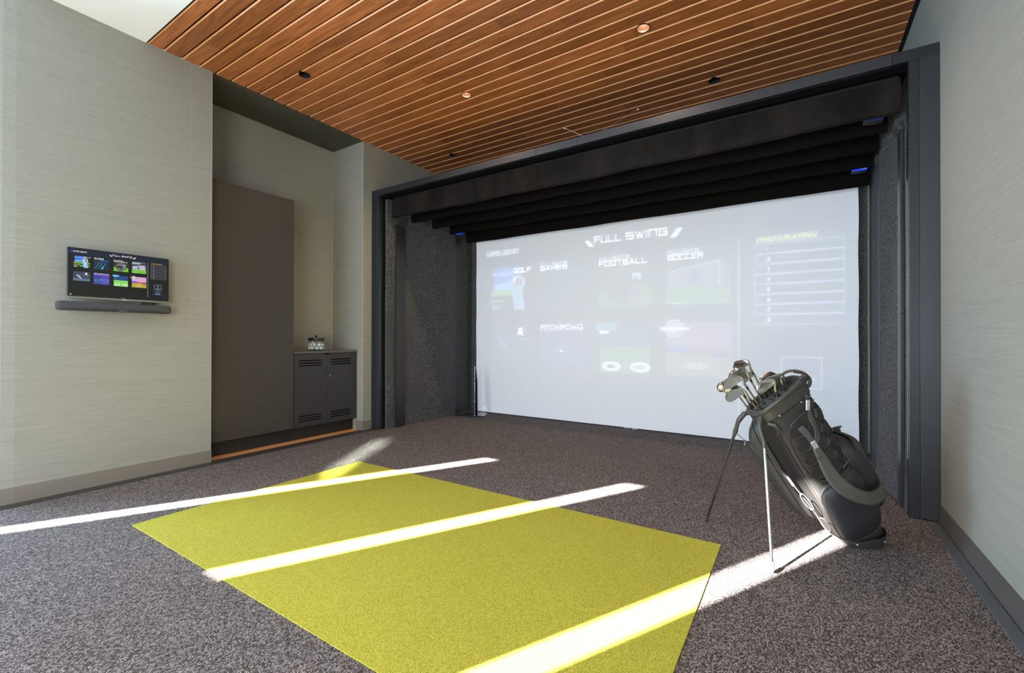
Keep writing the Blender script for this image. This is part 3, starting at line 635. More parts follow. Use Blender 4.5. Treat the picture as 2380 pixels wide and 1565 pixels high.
def menu(mode, parent, P):
    """P(u, v, h): menu coordinates (0..1 across, 0..1 down) and height off the panel -> local point"""
    AS = 1.65
    lay = [0]
    def put(name, key, V, F, lv):
        mb = MB(); mb.add([P(u, v, .0008 + .0005 * lv) for u, v in V], F); return mb.build(name, uimat(mode, key), parent)
    def rect(name, key, u0, v0, u1, v1, lv=1): return put(name, key, [(u0, v0), (u1, v0), (u1, v1), (u0, v1)], [(0, 1, 2, 3)], lv)
    def poly(name, key, pts, lv=1): return put(name, key, pts, [tuple(range(len(pts)))], lv)
    def text(name, key, txt, u, v, h, w=None, shear=0, bold=.0, lv=6):
        V, F = mesh_text(txt, 1, shear, bold); mx = max(a for a, _ in V); mn = min(a for a, _ in V); hh = .72
        wid = w if w else (mx - mn) * h / AS / hh
        return put(name, key, [(u + (a - mn) / (mx - mn) * wid, v - b_ / hh * h) for a, b_ in V], F, lv)
    def stext(name, key, txt, u, v, h, w, thick=.18, gapf=.28, shear=0, lv=6):
        V, F, W = stroke_text(txt, 1, 1.25, gapf, thick, shear); return put(name, key, [(u + a / W * w, v - b_ * h) for a, b_ in V], F, lv)
    def ring(name, key, cu, cv, ru, rv, t, lv=5, n=28):
        V = []; F = []
        for i in range(n):
            a = 2 * PI * i / n; V += [(cu + ru * math.cos(a), cv + rv * math.sin(a)), (cu + ru * t * math.cos(a), cv + rv * t * math.sin(a))]
        for i in range(n): j = (i + 1) % n; F.append((2 * i, 2 * j, 2 * j + 1, 2 * i + 1))
        return put(name, key, V, F, lv)
    def disc(name, key, cu, cv, ru, rv, lv=4, n=20): return put(name, key, [(cu + ru * math.cos(2 * PI * i / n), cv + rv * math.sin(2 * PI * i / n)) for i in range(n)], [tuple(range(n))], lv)
    def frame(name, key, u0, v0, u1, v1, t=.003, lv=3):
        tv = t * AS; return put(name, key, [(u0, v0), (u1, v0), (u1, v1), (u0, v1), (u0 + t, v0 + tv), (u1 - t, v0 + tv), (u1 - t, v1 - tv), (u0 + t, v1 - tv)], [(0, 1, 5, 4), (1, 2, 6, 5), (2, 3, 7, 6), (3, 0, 4, 7)], lv)
    def line(name, key, pts, t=.002, lv=4):
        V, F = [], []
        for a, b_ in zip(pts, pts[1:]):
            p = Vector((a[0], a[1] / AS)); q = Vector((b_[0], b_[1] / AS)); d = (q - p).normalized(); n = Vector((-d.y, d.x)) * t / 2; o = len(V)
            V += [(c.x, c.y * AS) for c in (p + n, q + n, q - n, p - n)]; F.append((o, o + 1, o + 2, o + 3))
        return put(name, key, V, F, lv)
    mon = mode == 'mon'
    if mon:
        poly('menu_header', 'bgblue', [(.0, .0), (1, .0), (1, .13), (.60, .13), (.56, .10), (.45, .10), (.41, .13), (0, .13)], 0)
    rect('menu_icon', 'blue', .026, .047, .036, .075)
    text('menu_title', 'white', 'GAMES LIBRARY', .042 if mon else .030, .078, .030, .125, bold=0)
    stext('logo_word', 'white', 'FULL', .405, .075, .034, .078, .16); stext('logo_word', 'white', 'SWInG', .496, .075, .034, .109, .16)
    poly('logo_bar', 'white', [(.376, .058), (.389, .058), (.403, .088), (.390, .088)], 5); poly('logo_bar', 'white', [(.612, .088), (.627, .088), (.643, .050), (.630, .050)], 5)
    # golf
    rect('golf_sky', 'sky', .058, .150, .155, .270); rect('golf_sky', 'skylight', .058, .235, .14, .262, 2)
    rect('golf_grass', 'grass', .048, .268, .193 if mon else .135, .300); rect('golf_grass', 'grassdark', .048, .300, .193 if mon else .13, .345); rect('golf_grass', 'grass', .048, .322, .10, .335, 2)
    if mon: rect('golf_grass', 'grass', .10, .335, .19, .36, 2)
    poly('golfer_shirt', 'shirt', [(.128, .250), (.148, .240), (.165, .25), (.168, .30), (.176, .378), (.136, .378), (.131, .31)], 4)
    poly('golfer_arms', 'offwhite', [(.124, .235), (.130, .205), (.148, .195), (.160, .195), (.175, .215), (.178, .235), (.170, .262), (.160, .255), (.168, .236), (.158, .212), (.146, .208), (.138, .235), (.132, .245)], 5)
    disc('golfer_head', 'skin', .144, .226, .010, .022, 5)
    line('golf_club', 'white', [(.126, .222), (.062, .262)], .0012)
    stext('golf_word', 'offwhite', 'FULL', .052, .188, .014, .030, .2); stext('golf_word', 'offwhite', 'SWInG', .086, .188, .014, .041, .2); stext('golf_text', 'white', 'GOLF', .134, .182, .026, .062, .17, shear=.3)
    rect('golf_badge', 'offwhite', .053, .350, .062, .378); [rect('golf_badge', 'offwhite', .066, .352 + k * .010, .082, .355 + k * .010) for k in range(3)]
    # games
    rect('games_picture', 'navy', .232, .175, .376, .380, 0)
    rect('games_picture', 'navyblue', .300, .175, .376, .215, 1)
    for a in ((.285, .20), (.315, .23), (.345, .26)): line('games_lane', 'teal', [(a[0], .225), (a[0] - .02, .30), (a[0] - .055, .378)], .006, 2)
    if mon: poly('games_lane', 'tealbright', [(.292, .37), (.315, .30), (.322, .30), (.318, .378)], 3)
    for a in (.265, .298, .335): line('games_figure', 'tealbright', [(a, .24), (a + .004, .27), (a - .002, .295)], .003, 4)
    stext('games_word', 'offwhite', 'FULL', .232, .160, .017, 0.0352, .2); stext('games_word', 'offwhite', 'SWInG', 0.2720, .160, .017, 0.0480, .2); stext('games_text', 'white', 'GAMES', .232, .184, .022, .088, .18)
    # football
    rect('football_picture', 'greydark', .418, .150, .566, .300, 0); rect('football_picture', 'green', .418, .300, .566, .382, 1)
    disc('helmet', 'grey', .492, .290, .052, .088, 3); disc('helmet_front', 'greydark', .474, .315, .032, .055, 4)
    for k in range(3): line('helmet_bar', 'silver', [(.446, .318 + k * .018), (.490, .322 + k * .016)], .003, 5)
    disc('helmet_bolt', 'silver', .524, .300, .006, .010, 6); disc('helmet_bolt', 'silver', .512, .352, .006, .010, 6)
    stext('helmet_text', 'offwhite', 'FS', .515, .262, .030, .022, .22)
    stext('football_word', 'offwhite', 'FULL', .419, .160, .017, 0.0352, .2); stext('football_word', 'offwhite', 'SWInG', 0.4590, .160, .017, 0.0480, .2); stext('football_text', 'white', 'FOOTBALL', .419, .190, .026, .135, .19)
    # soccer
    rect('soccer_picture', 'duskblue', .602, .140, .754, .300, 0); poly('soccer_roof', 'greydark', [(.602, .205), (.754, .150), (.754, .185), (.602, .235)], 1)
    poly('soccer_goal', 'silver', [(.612, .240), (.728, .205), (.742, .240), (.745, .312), (.612, .312)], 2); rect('soccer_grass', 'green', .602, .310, .754, .384, 2)
    line('soccer_post', 'offwhite', [(.612, .312), (.612, .240), (.728, .205), (.728, .312)], .0025, 4)
    poly('keeper', 'blue', [(.660, .245), (.668, .238), (.676, .255), (.690, .262), (.678, .268), (.676, .285), (.682, .305), (.672, .290), (.658, .310), (.664, .280), (.650, .272), (.662, .262)], 4)
    line('soccer_line', 'offwhite', [(.602, .372), (.65, .384)], .003, 4)
    stext('soccer_word', 'offwhite', 'FULL', .607, .163, .017, 0.0304, .2); stext('soccer_word', 'offwhite', 'SWInG', 0.6416, .163, .017, 0.0414, .2); stext('soccer_text', 'white', 'SOCCER', .607, .190, .024, .084, .18)
    # pirate ship
    rect('ship_picture', 'dusk', .043, .465, .194, .650, 0); rect('ship_sea', 'duskblue', .043, .60, .194, .650, 1)
    for k in range(3): poly('sail', 'silver', [(.076 + k * .006, .520 + .020 * k), (.104 + k * .008, .548 + .02 * k), (.108 + .006 * k, .565 + .02 * k), (.070 + .01 * k, .545 + .02 * k)], 3)
    disc('skull', 'white', .160, .487, .008, .013, 4); rect('skull', 'white', .156, .495, .164, .507, 4); line('bones', 'white', [(.148, .500), (.172, .518)], .0035, 4); line('bones', 'white', [(.148, .518), (.172, .500)], .0035, 4)
    text('ship_text', 'offwhite', 'Pirate waters', .138, .542, .010, .052)
    # pitch pong
    rect('pong_picture', 'violet', .228, .470, .378, .690, 0); rect('pong_picture', 'indigo', .228, .52, .30, .690, 1)
    text('pong_word', 'white', 'PITCH', .232, .492, .030, .062, bold=0); text('pong_word', 'white', 'POnG', .299, .492, .030, .071, bold=0)
    ring('pong_ring', 'cyan', .302, .602, .062, .030, .94); ring('pong_ring', 'cyan', .302, .622, .062, .032, .95); ring('pong_ring', 'cyan', .302, .600, .022, .009, .85); disc('pong_ball', 'white', .302, .598, .006, .004, 6)
    line('pong_edge', 'cyan', [(.240, .602), (.240, .625)], .0025); line('pong_edge', 'cyan', [(.330, .640), (.330, .66)], .0025)
    if mon: rect('pong_mark', 'magenta', .228, .672, .250, .690, 4)
    # mini golf
    rect('mini_picture', 'navyblue', .420, .475, .562, .580, 0); rect('mini_grass', 'greenlight', .420, .572, .562, .698, 1)
    poly('mini_sign', 'cyan', [(.407, .462), (.470, .462), (.473, .485), (.468, .500), (.41, .495)], 4); stext('mini_text', 'white', 'GOLF', .422, .510, .012, .026, .22)
    for cu in (.455, .535):
        ring('green_ring', 'white', cu, .665, .027, .022, .82); ring('green_ring', 'white', cu, .665, .018, .014, .80); disc('green_spot', 'red' if cu < .5 else 'offwhite', cu, .665, .009, .006, 4)
    # target golf
    rect('target_picture', 'pink', .602, .465, .756, .570, 0); rect('target_hill', 'red', .660, .570, .756, .595, 1); rect('target_hill', 'blue', .602, .565, .66, .597, 1)
    rect('target_field', 'ochre', .602, .597, .756, .696, 1); rect('target_water', 'violet', .712, .590, .756, .612, 2)
    ring('target_circle', 'offwhite', .672, .650, .030, .014, .85); ring('target_circle', 'white', .672, .650, .016, .007, .8)
    disc('target_badge', 'offwhite', .622, .490, .016, .028, 4); ring('target_badge', 'offwhite', .622, .490, .024, .040, .82, 4); ring('target_badge', 'grey', .622, .490, .019, .032, .9, 6)
    rect('target_sign', 'offwhite', .588, .482, .602, .498, 5); text('target_text', 'white' if not mon else 'greydark', 'TARGET GOLF', .592, .497, .012, .068, lv=8)
    # side panel
    rect('divider_line', 'vline', .7695, .125, .7725, .895, 2)
    if mon: rect('list_back', 'ubox', .803, .160, .968, .483, 1)
    text('list_title', 'orange', "WHO'S PLAYING", .808, .150, .022, .118, shear=.25, bold=0)
    for k in range(8):
        v0 = .158 + .0400 * k; v1 = v0 + .0395
        line('list_row', 'line', [(.805, v1), (.805, v0), (.974, v0), (.975, v1 - .013), (.967, v1), (.805, v1)], .0016 if not mon else .0022, 4)
        text('list_number', 'white', str(k + 1), .830, v0 + .028, .016, bold=0)
    frame('settings_frame', 'vline', .857 if not mon else .842, .602 if not mon else .600, .935 if not mon else .922, .724, .0025)
    disc('settings_icon', 'cyan' if mon else 'blue', .896 if not mon else .882, .640, .009 if mon else .002, .014, 5)
    text('settings_text', 'white', 'Customer net', .868 if not mon else .856, .690, .012, .055); text('settings_text', 'white', 'zone', .885 if not mon else .871, .708, .010, .025)
    text('mode_text', 'offwhite', 'Office Mode', .870 if not mon else .855, .770, .013, .055)
    frame('mode_button', 'blue' if mon else 'line', .842 if not mon else .832, .790, .950 if not mon else .926, .832, .0025); text('mode_button_text', 'white', 'ADVANCED', .862 if not mon else .853, .818, .015, .05)
    disc('corner_icon', 'white' if mon else 'offwhite', .022, .925, .007, .010, 5)
    text('corner_text', 'offwhite', 'EXIT APP', .492, .955, .012, .035)

# projection screen
s0 = ((-4.076 + .485) / 2, YS, 0)
ps = thing('projection_screen', 'wide white projection screen showing a pale game menu', 'screen', s0)
mb = MB()
def fscr(u, v):
    z = .012 + 2.535 * v; e = .0025 * math.sin(9 * z) * (1 if u > .999 or u < .001 else 0)
    return (-4.076 + 4.561 * u + e - s0[0], 0, z)
mb.grid(fscr, 60, 40)
o = mb.build('cloth', 'screen_cloth', ps); o.modifiers.new('s', 'SOLIDIFY').thickness = .006; o.modifiers['s'].offset = -1 if False else 1
menu('proj', ps, lambda u, v, h: (-4.017 + 4.515 * u - s0[0], -.008 - h, 2.51 - 2.64 * v))

# metal stand in the left corner of the screen
st = thing('post_stand', 'steel post on a dark polished floor plate at the left foot of the screen', 'stand', (-3.86, 5.08, 0))
pl = [(-4.11, 4.87), (-3.69, 5.02), (-3.79, 5.25), (-3.92, 5.30), (-4.10, 5.10)]
MB().prism([(a + 3.86, b_ - 5.08) for a, b_ in pl], lambda a, b_, h: (a, b_, h), .012).build('floor_plate', 'plate_dark', st, bevel=.002)
MB().tube([(0, -.05, .012), (0, -.05, .50)], .014, 16).build('lower_rod', 'post_steel', st, smooth=True)
MB().tube([(0, -.05, .50), (0, -.05, .70)], .0095, 16).build('upper_rod', 'post_steel', st, smooth=True)
MB().tube([(0, -.05, .492), (0, -.05, .505)], .017, 16).build('collar', 'bracket', st, smooth=True)
MB().tube([(0, -.05, .20), (0, -.05, .21)], .0165, 16).build('collar', 'silver', st, smooth=True)
MB().prism([(.012, .013), (.045, .013), (.040, .48), (.020, .66), (.012, .66)], lambda a, b_, h: (a, -.046 + h, b_), .008).build('fin', 'plate_dark', st)

# ------------------------------------------------------------------ wall monitor and soundbar
m0 = (XL, 1.225, 1.55)
mo = thing('wall_monitor', 'flat black monitor on the left wall showing a game menu', 'monitor', m0)
XM = .09
MB().bbox(XM - .022, XM - .003, .931 - m0[1], 1.525 - m0[1], 1.377 - m0[2], 1.7355 - m0[2], .003).build('housing', 'monitor_black', mo)
MB().bbox(XM - .004, XM + .003, .932 - m0[1], 1.524 - m0[1], 1.377 - m0[2], 1.3925 - m0[2], .001).build('chin', 'monitor_bezel', mo)
pn = MB().box(XM - .004, XM, .933 - m0[1], 1.523 - m0[1], 1.394 - m0[2], 1.734 - m0[2]).build('panel', uimat('mon', 'bg'), mo)
menu('mon', mo, lambda u, v, h: (XM + h, .934 + .585 * u - m0[1], 1.731 - .352 * v - m0[2]))
V, F = mesh_text('DELL', .012, 0, .0002)
MB().add([(XM + .0036, a + 1.232 - m0[1], b_ + 1.3805 - m0[2]) for a, b_ in V], F).build('brand_text', 'wire_white', mo)
MB().box(0, XM - .022, -.06, .06, -.08, .08).build('wall_mount', 'soundbar_base', mo)
MB().lathe([(.045, 0), (.045, .03)], 20).build('sensor_knob', 'soundbar_base', mo, loc=(XM - .04, 1.40 - m0[1], 1.372 - m0[2] - .0)).rotation_euler = (0, PI / 2, 0)
s0_ = (XL, 1.2, 1.32)
sb = thing('soundbar', 'long black soundbar with rounded ends mounted below the monitor', 'soundbar', s0_)
def sbar(x0, x1, y0, y1, z0, z1, r):
    pts = []
    for yy, sy in ((y0, 1), (y1, -1)):
        for xx, sx in ((x0, 1), (x1, -1)):
            for zz, sz in ((z0, 1), (z1, -1)):
                for k in range(5):
                    a = k / 4 * PI / 2
                    for q in range(4):
                        g = q / 3 * PI / 2
                        pts.append((xx + sx * r * (1 - math.cos(g) * 1), yy + sy * r * (1 - math.sin(g) * math.cos(a)), zz + sz * r * (1 - math.sin(g) * math.sin(a))))
    return MB().hull(pts)
sbar(.062, .135, .872 - 1.2, 1.530 - 1.2, 1.291 - 1.32, 1.355 - 1.32, .018).build('fabric_body', 'soundbar_fabric', sb, smooth=True, angle=50)
MB().prism([(-.27, 0), (-.245, .012), (.245, .012), (.27, 0), (.27, -.004), (-.27, -.004)], lambda a, b_, h: (.128 + h, a, -.0255 + b_), .010).build('control_strip', 'soundbar_base', sb)
MB().box(0, .065, -.15, .15, -.012, .012).build('wall_bracket', 'soundbar_base', sb)
for k in range(4): MB().box(.139, .141, .0 + .012 * k, .006 + .012 * k, -.022, -.020).build('button', 'wire_white', sb)

# ------------------------------------------------------------------ turf mat
tm = tag(MB().box(-3.280, -.346, .995, 2.599, .0008, .005).build('turf_mat', 'turf'), 'bright yellow-green rectangular turf mat set in the dark carpet', 'mat')
#BAG
# ------------------------------------------------------------------ golf bag on its stand (local x: lean towards the legs, local y: side facing the room)
BAG = (0.31, 3.02, 0.0); BRZ = math.radians(-146.23)
bag = thing('golf_bag', 'black leather-look golf stand bag with quilted hexagon pad, propped on two thin legs', 'golf bag', BAG, BRZ)
CB = Vector((.010, -.05, .035)); CT = Vector((.490, -.015, .795))
def sect(t):
    c = CB.lerp(CT, t); c.x += .02 * math.sin(PI * t)
    th = math.radians(6 + 30 * min(1, t / .12) + 3 * max(0, (t - .8) / .2) ** 1.5)
    rD = .108 + .022 * min(1, t / .2) + .020 * t ** 2; ry = .108 + .020 * min(1, t / .2) + .014 * t ** 2
    return c, Vector((math.cos(th), 0, -math.sin(th))), rD, ry
def body(phi, t, off=0.0):
    c, D, rD, ry = sect(t); ca, sa = math.cos(phi), math.sin(phi)
    e = 2 / 2.5
    X = math.copysign(abs(ca) ** e, ca); Y = math.copysign(abs(sa) ** e, sa)
    n = Vector((D.x * ca, sa, D.z * ca))
    if t > .72: c = c + Vector((.5, 0, .86)) * (.040 * ((t - .72) / .28) ** 1.4 * max(0, sa) ** 1.5)
    if sa < 0: Y *= 1 - .28 * max(0, (t - .6) / .4) ** 1.2
    return c + D * (rD * X) + Vector((0, ry * Y, 0)) + n * off
dg_ = math.radians
# body shell in panels
def shell(name, mat, p0, p1, t0, t1, off=0, nu=24, nv=24, thick=.004):
    o = MB().grid(lambda u, v: body(dg_(p0 + (p1 - p0) * u), t0 + (t1 - t0) * v, off), nu, nv).build(name, mat, bag, smooth=True, angle=60)
    s = o.modifiers.new('s', 'SOLIDIFY'); s.thickness = thick; s.offset = 0; return o
shell('side_panel', 'bag_shell', 38, 205, .03, .985)
shell('belly_panel', 'bag_belly', -50, 38, .03, .93, -.004)
shell('far_panel', 'bag_shell', 205, 310, .03, .985)
shell('collar', 'bag_trim', 0, 360, .93, .992, .004, 72, 6, .006)
for ph in (39, -51):
    MB().tube([body(dg_(ph), .04 + .88 * k / 30, .004) for k in range(31)], .0035, 8).build('seam_piping', 'bag_trim', bag, smooth=True)
# rim tube, swelling towards the back, and hand loop
rim = [body(2 * PI * k / 72, 1.0, .004)  for k in range(72)]
MB().loop_tube(rim, .0125, 12).build('rim', 'bag_trim', bag, smooth=True)
MB().tube(catmull([body(dg_(a), 1.0, .006)  for a in (112, 128, 144, 158)], 6), [.013] + [.0175] * 15 + [.019] * 3, 14).build('rim_grip', 'bag_shell', bag, smooth=True)
hp = [Vector((.385, .062, .845)), Vector((.350, .052, .862)), Vector((.337, .035, .894)), Vector((.358, .012, .922)), Vector((.390, -.015, .930)), Vector((.420, -.045, .914)), Vector((.440, -.070, .868))]
MB().tube(catmull(hp, 8), [.013] * 49, 14, True, .55).build('hand_loop', 'bag_strap', bag, smooth=True)
MB().tube(catmull([p + Vector((.004, .009, -.004)) for p in hp[2:5]], 8), .0075, 10, True, .8).build('loop_lining', 'bag_mesh', bag, smooth=True)
# club dividers and dark throat
c1, D1, rD1, ry1 = sect(.955)
MB().grid(lambda u, v: body(2 * PI * u, .955, -.008).lerp(c1, v * .999), 48, 4, True).build('throat_floor', 'void', bag)
MB().grid(lambda u, v: body(2 * PI * u, .955 + .05 * v, -.009), 48, 3, True).build('throat_lining', 'bag_inside', bag, smooth=True)
cR = sect(.985)[0]
def op(a, b_, up=0): return cR + D1 * (a * rD1) + Vector((0, b_ * ry1, 0)) + Vector((.5, 0, .85)) * (up + .034 * max(0, b_) ** 1.4)
divs = [[(-.82, -.30), (-.3, -.34), (.2, -.30), (.80, -.33)], [(-.80, .30), (-.25, .36), (.25, .30), (.82, .30)], [(-.35, -.80), (-.32, -.33), (-.27, .35), (-.35, .82)], [(.30, -.80), (.22, -.30), (.25, .30), (.32, .82)], [(-.02, -.32), (.02, .0), (-.02, .33)], [(.55, .32), (.62, .55), (.55, .68)], [(-.93, 0), (-.6, .05), (-.3, .0)], [(.24, .02), (.6, -.05), (.93, 0)]]
for d_ in divs: MB().tube(catmull([op(a, b_, -.004) for a, b_ in d_], 5), .0125, 10).build('club_divider', 'bag_inside', bag, smooth=True)
# pillow-like patches: pockets
def patch(name, mat, p0, p1, t0, t1, th, base=.003, sq=5, skew=0, tilt=0, nu=28, nv=28, parent=bag, pipe=None):
    pc, tc_ = (p0 + p1) / 2, (t0 + t1) / 2; hp_, ht = (p1 - p0) / 2, (t1 - t0) / 2
    def at(a, b_, off):  # a,b in -1..1 square -> squircle
        return body(dg_(pc + hp_ * a + skew * b_), tc_ + ht * b_ + tilt * a * ht, off)
    def sqc(u, v):
        a, b_ = 2 * u - 1, 2 * v - 1; m_ = max(abs(a), abs(b_))
        if m_ < 1e-6: return 0, 0, 0
        ang = math.atan2(b_, a); r = m_; q = 1 / (abs(math.cos(ang)) ** sq + abs(math.sin(ang)) ** sq) ** (1 / sq)
        return r * q * math.cos(ang), r * q * math.sin(ang), r
    def f(u, v):
        a, b_, r = sqc(u, v); return at(a, b_, base + th * (1 - r ** 5) ** .6 * (1 - .12 * r * r))
    o = MB().grid(f, nu, nv).build(name, mat, parent, smooth=True, angle=80)
    if pipe:
        for off, rr in pipe:
            loop = []
            for k in range(80):
                ang = 2 * PI * k / 80; q = .975 / (abs(math.cos(ang)) ** sq + abs(math.sin(ang)) ** sq) ** (1 / sq); loop.append(at(q * math.cos(ang), q * math.sin(ang), base + off))
            MB().loop_tube(loop, rr, 6).build('piping', 'bag_trim', o, smooth=True)
    return o, at
patch('garment_pocket', 'bag_soft', 40, 148, .085, .47, .052, pipe=[(.020, .0032), (.001, .003)], skew=8, tilt=.06)
patch('back_pocket', 'bag_soft', 128, 255, .13, .60, .105, pipe=[(.030, .003)], skew=0, tilt=.05)
patch('valuables_pocket', 'bag_shell', 145, 215, .38, .57, .035, base=.075, pipe=[(.012, .002)])
patch('ball_pocket', 'bag_shell', 160, 245, .07, .17, .05, pipe=[(.018, .0025)])
o, at_ = patch('far_side_pocket', 'bag_shell', 250, 345, .14, .90, .105, pipe=[(.03, .003)], sq=3.2)
MB().tube([at_(-.9 + .09 * k, -.05 + .05 * math.sin(k * .5), 0.108 * (1 - (abs(-.9 + .09 * k)) ** 5) ** .6 + .002) for k in range(21)], .002, 6).build('seam_piping', 'bag_trim', o, smooth=True)
MB().tube([at_(.45, -.1 + .045 * k, .106) for k in range(18)], .0016, 6).build('zip', 'bag_trim', o, smooth=True)
MB().tube([at_(.40, .70, .112), at_(.66, .70, .110)], .0035, 8).build('zip_pull', 'silver', o, smooth=True)
# quilted hip pad: backing, border and raised hexagons
PH0, PH1, PT0, PT1 = 50, 150, .49, .885
pad, _ = patch('hip_pad', 'hex_pad', PH0, PH1, PT0, PT1, .008, base=.004, sq=3.4, pipe=[(.004, .0035)], tilt=.10, nu=36, nv=36)
def padmap(x, y, off):  # metres on the pad -> local; x round the bag, y along it
    return body(dg_((PH0 + PH1) / 2) - x / .145, (PT0 + PT1) / 2 + y / .90, off)
HR = .041
for i in range(-4, 5):
    for j in range(-6, 7):
        x = i * HR * 1.5 * 1.10; y = (j + (i % 2) * .5) * HR * math.sqrt(3) * 1.10
        pcx = x / .145 / (dg_(PH1 - PH0) / 2); pcy = (y / .90 + x * .0) / ((PT1 - PT0) / 2) + .10 * pcx
        if abs(pcx) ** 3.4 + abs(pcy) ** 3.4 > .62: continue
        mb = MB(); V = []; lim = 1.0
        for rr, off in ((HR, .010), (HR * .94, .0180), (HR * .84, .0190), (HR * .78, .0165)):
            for k in range(6):
                a = PI / 3 * k; xx, yy = x + rr * math.cos(a), y + rr * math.sin(a); V.append(padmap(xx, yy, off))
        F = [(r_ * 6 + k, r_ * 6 + (k + 1) % 6, (r_ + 1) * 6 + (k + 1) % 6, (r_ + 1) * 6 + k) for r_ in range(3) for k in range(6)] + [tuple(18 + k for k in range(6))]
        mb.add(V, F).build('hexagon_pad', 'hex_pad', pad, smooth=True, angle=25)
# base: moulded foot with hinge strip
def foot(u, v):
    a = 2 * PI * u; c = Vector((.008 + .012 * v, -.058 + .004 * v, 0)); r = .112 + .008 * v - .012 * (1 - v) ** 3
    e = .8; return c + Vector((r * math.copysign(abs(math.cos(a)) ** e, math.cos(a)), r * math.copysign(abs(math.sin(a)) ** e, math.sin(a)), .001 + .060 * v - .030 * v * math.cos(a)))
MB().grid(foot, 48, 6, True).build('foot_shell', 'bag_trim', bag, smooth=True)
MB().grid(lambda u, v: foot(u, 0).lerp(Vector((.008, -.058, .001)), v * .999), 48, 2, True).build('foot_sole', 'bag_soft', bag)
for a in (55, 120): MB().sphere(foot(a / 360, .55) , .005, 8, 6).build('foot_rivet', 'silver', bag, smooth=True)
# stand: head casting, two legs, wire spreaders
HB = [Vector((.585, -.115, .690)), Vector((.600, -.06, .700)), Vector((.600, .02, .705)), Vector((.575, .075, .712))]
MB().tube(catmull(HB, 6), .016, 10, True, .7).build('stand_bracket', 'bag_trim', bag, smooth=True)
def leg(top, knee, foot_, lab, mat, ml):
    top, knee, ft = Vector(top), Vector(knee), Vector(foot_); d = (ft - knee).normalized()
    mb = MB().tube([knee, ft - d * .03], [.0078, .0068], 14)
    l = mb.build('leg', mat, bag, smooth=True)
    if ml: l['label'] = ml
    MB().tube(catmull([top, top.lerp(knee, .45) + Vector((.012, 0, 0)), knee], 6), [.0135] * 7 + [.011] * 6, 12).build('leg_head', 'bag_trim', l, smooth=True)
    MB().tube([knee - d * .004, knee + d * .012, knee + d * .016, knee + d * .03], [.0125, .0125, .010, .0105], 12).build('leg_ferrule', 'bag_trim', l, smooth=True)
    MB().tube([ft - d * .04, ft - d * .010, ft], [.0105, .0115, .008], 12).build('rubber_tip', 'wire_grey' if mat == 'steel' else 'bag_trim', l, smooth=True)
    return d
dA = leg((.600, -.105, .690), (.632, -.145, .585), (.736, -.29, .012), 'leg', 'black_post', None)
dB = leg((.600, .045, .700), (.606, .085, .570), (.680, .275, .012), 'leg', 'steel', 'bare silver metal leg')
hub = Vector((.452, .03, .375))
for a in (Vector((.634, -.150, .577)), Vector((.610, .098, .545))):
    MB().tube([a, a.lerp(hub, .5) + Vector((.004, 0, -.004)), hub], .0022, 8).build('spreader_rod', 'bag_web', bag, smooth=True)
MB().tube([hub + Vector((.018, 0, .02)), hub, hub - Vector((.035, .0, .045))], [.006, .009, .006], 10).build('spreader_joint', 'silver', bag, smooth=True)
lower = [hub - Vector((.02, 0, .025)), Vector((.350, .045, .24)), Vector((.275, .050, .135)), Vector((.19, .03, .065)), Vector((.12, .01, .04))]
MB().tube(catmull(lower, 6), .0032, 8).build('spreader_cable', 'bag_trim', bag, smooth=True)
for q, s in (((.365, .055, .255), .75), ((.265, .05, .135), .6)):
    MB().loop_tube([Vector(q) + Vector((.045 * s * math.cos(2 * PI * k / 30), .012 * math.sin(2 * PI * k / 30), .062 * s * math.cos(2 * PI * k / 30) * .9 + .016 * math.sin(2 * PI * k / 30))) for k in range(30)], .0028, 6).build('cable_guard', 'bag_web', bag, smooth=True)
# rivets on the side
for ph, t in ((100, .925), (128, .915), (60, .935), (44, .90), (48, .86), (138, .885)):
    MB().sphere(body(dg_(ph), t, .006), .0055, 10, 7).build('rivet', 'silver' if ph < 55 else 'steel', bag, smooth=True)
MB().tube([body(dg_(30), .93, .012), body(dg_(44), .905, .016), body(dg_(47), .86, .012), body(dg_(36), .84, .012)], .009, 8, True, .5).build('bracket_strap', 'bag_trim', bag, smooth=True)
# straps: ribbons with their own thickness
def ribbon(name, mat, pts, width, parent=bag, thick=.003, n=7, smooth=True):
    """pts: (point, across-direction)"""
    P = catmull([p for p, _ in pts], n); A = catmull([a for _, a in pts], n); W = width if isinstance(width, (list, tuple)) else [width] * len(pts)
    k = len(P); ws = [W[min(len(W) - 1, int(i / n))] * (1 - (i / n) % 1) + W[min(len(W) - 1, int(i / n) + 1)] * ((i / n) % 1) for i in range(k)]
    def f(u, v):
        i = min(k - 1, int(round(v * (k - 1)))); a = A[i].normalized(); return P[i] + a * (ws[i] * (u - .5)) 
    o = MB().grid(f, 6, k - 1).build(name, mat, parent, smooth=smooth, angle=60); s = o.modifiers.new('s', 'SOLIDIFY'); s.thickness = thick; s.offset = 0; return o
b1 = body
V3 = Vector
MB().bbox(-.010, .010, -.004, .004, -.026, .026, .002).build('clip', 'silver', bag, loc=(.423, .148, .770))
MB().bbox(-.008, .008, -.004, .004, -.012, .012, .002).build('clip_head', 'bag_trim', bag, loc=(.425, .145, .812))
ribbon('strap_web', 'bag_web', [(V3((.422, .155, .745)), V3((.9, .1, -.1))), (V3((.418, .170, .700)), V3((1, .1, .2))), (V3((.400, .178, .655)), V3((.8, .4, .2))), (V3((.398, .180, .615)), V3((1, .1, .1))), (V3((.412, .182, .575)), V3((1, 0, .2)))], [.014, .030, .036, .030, .022])
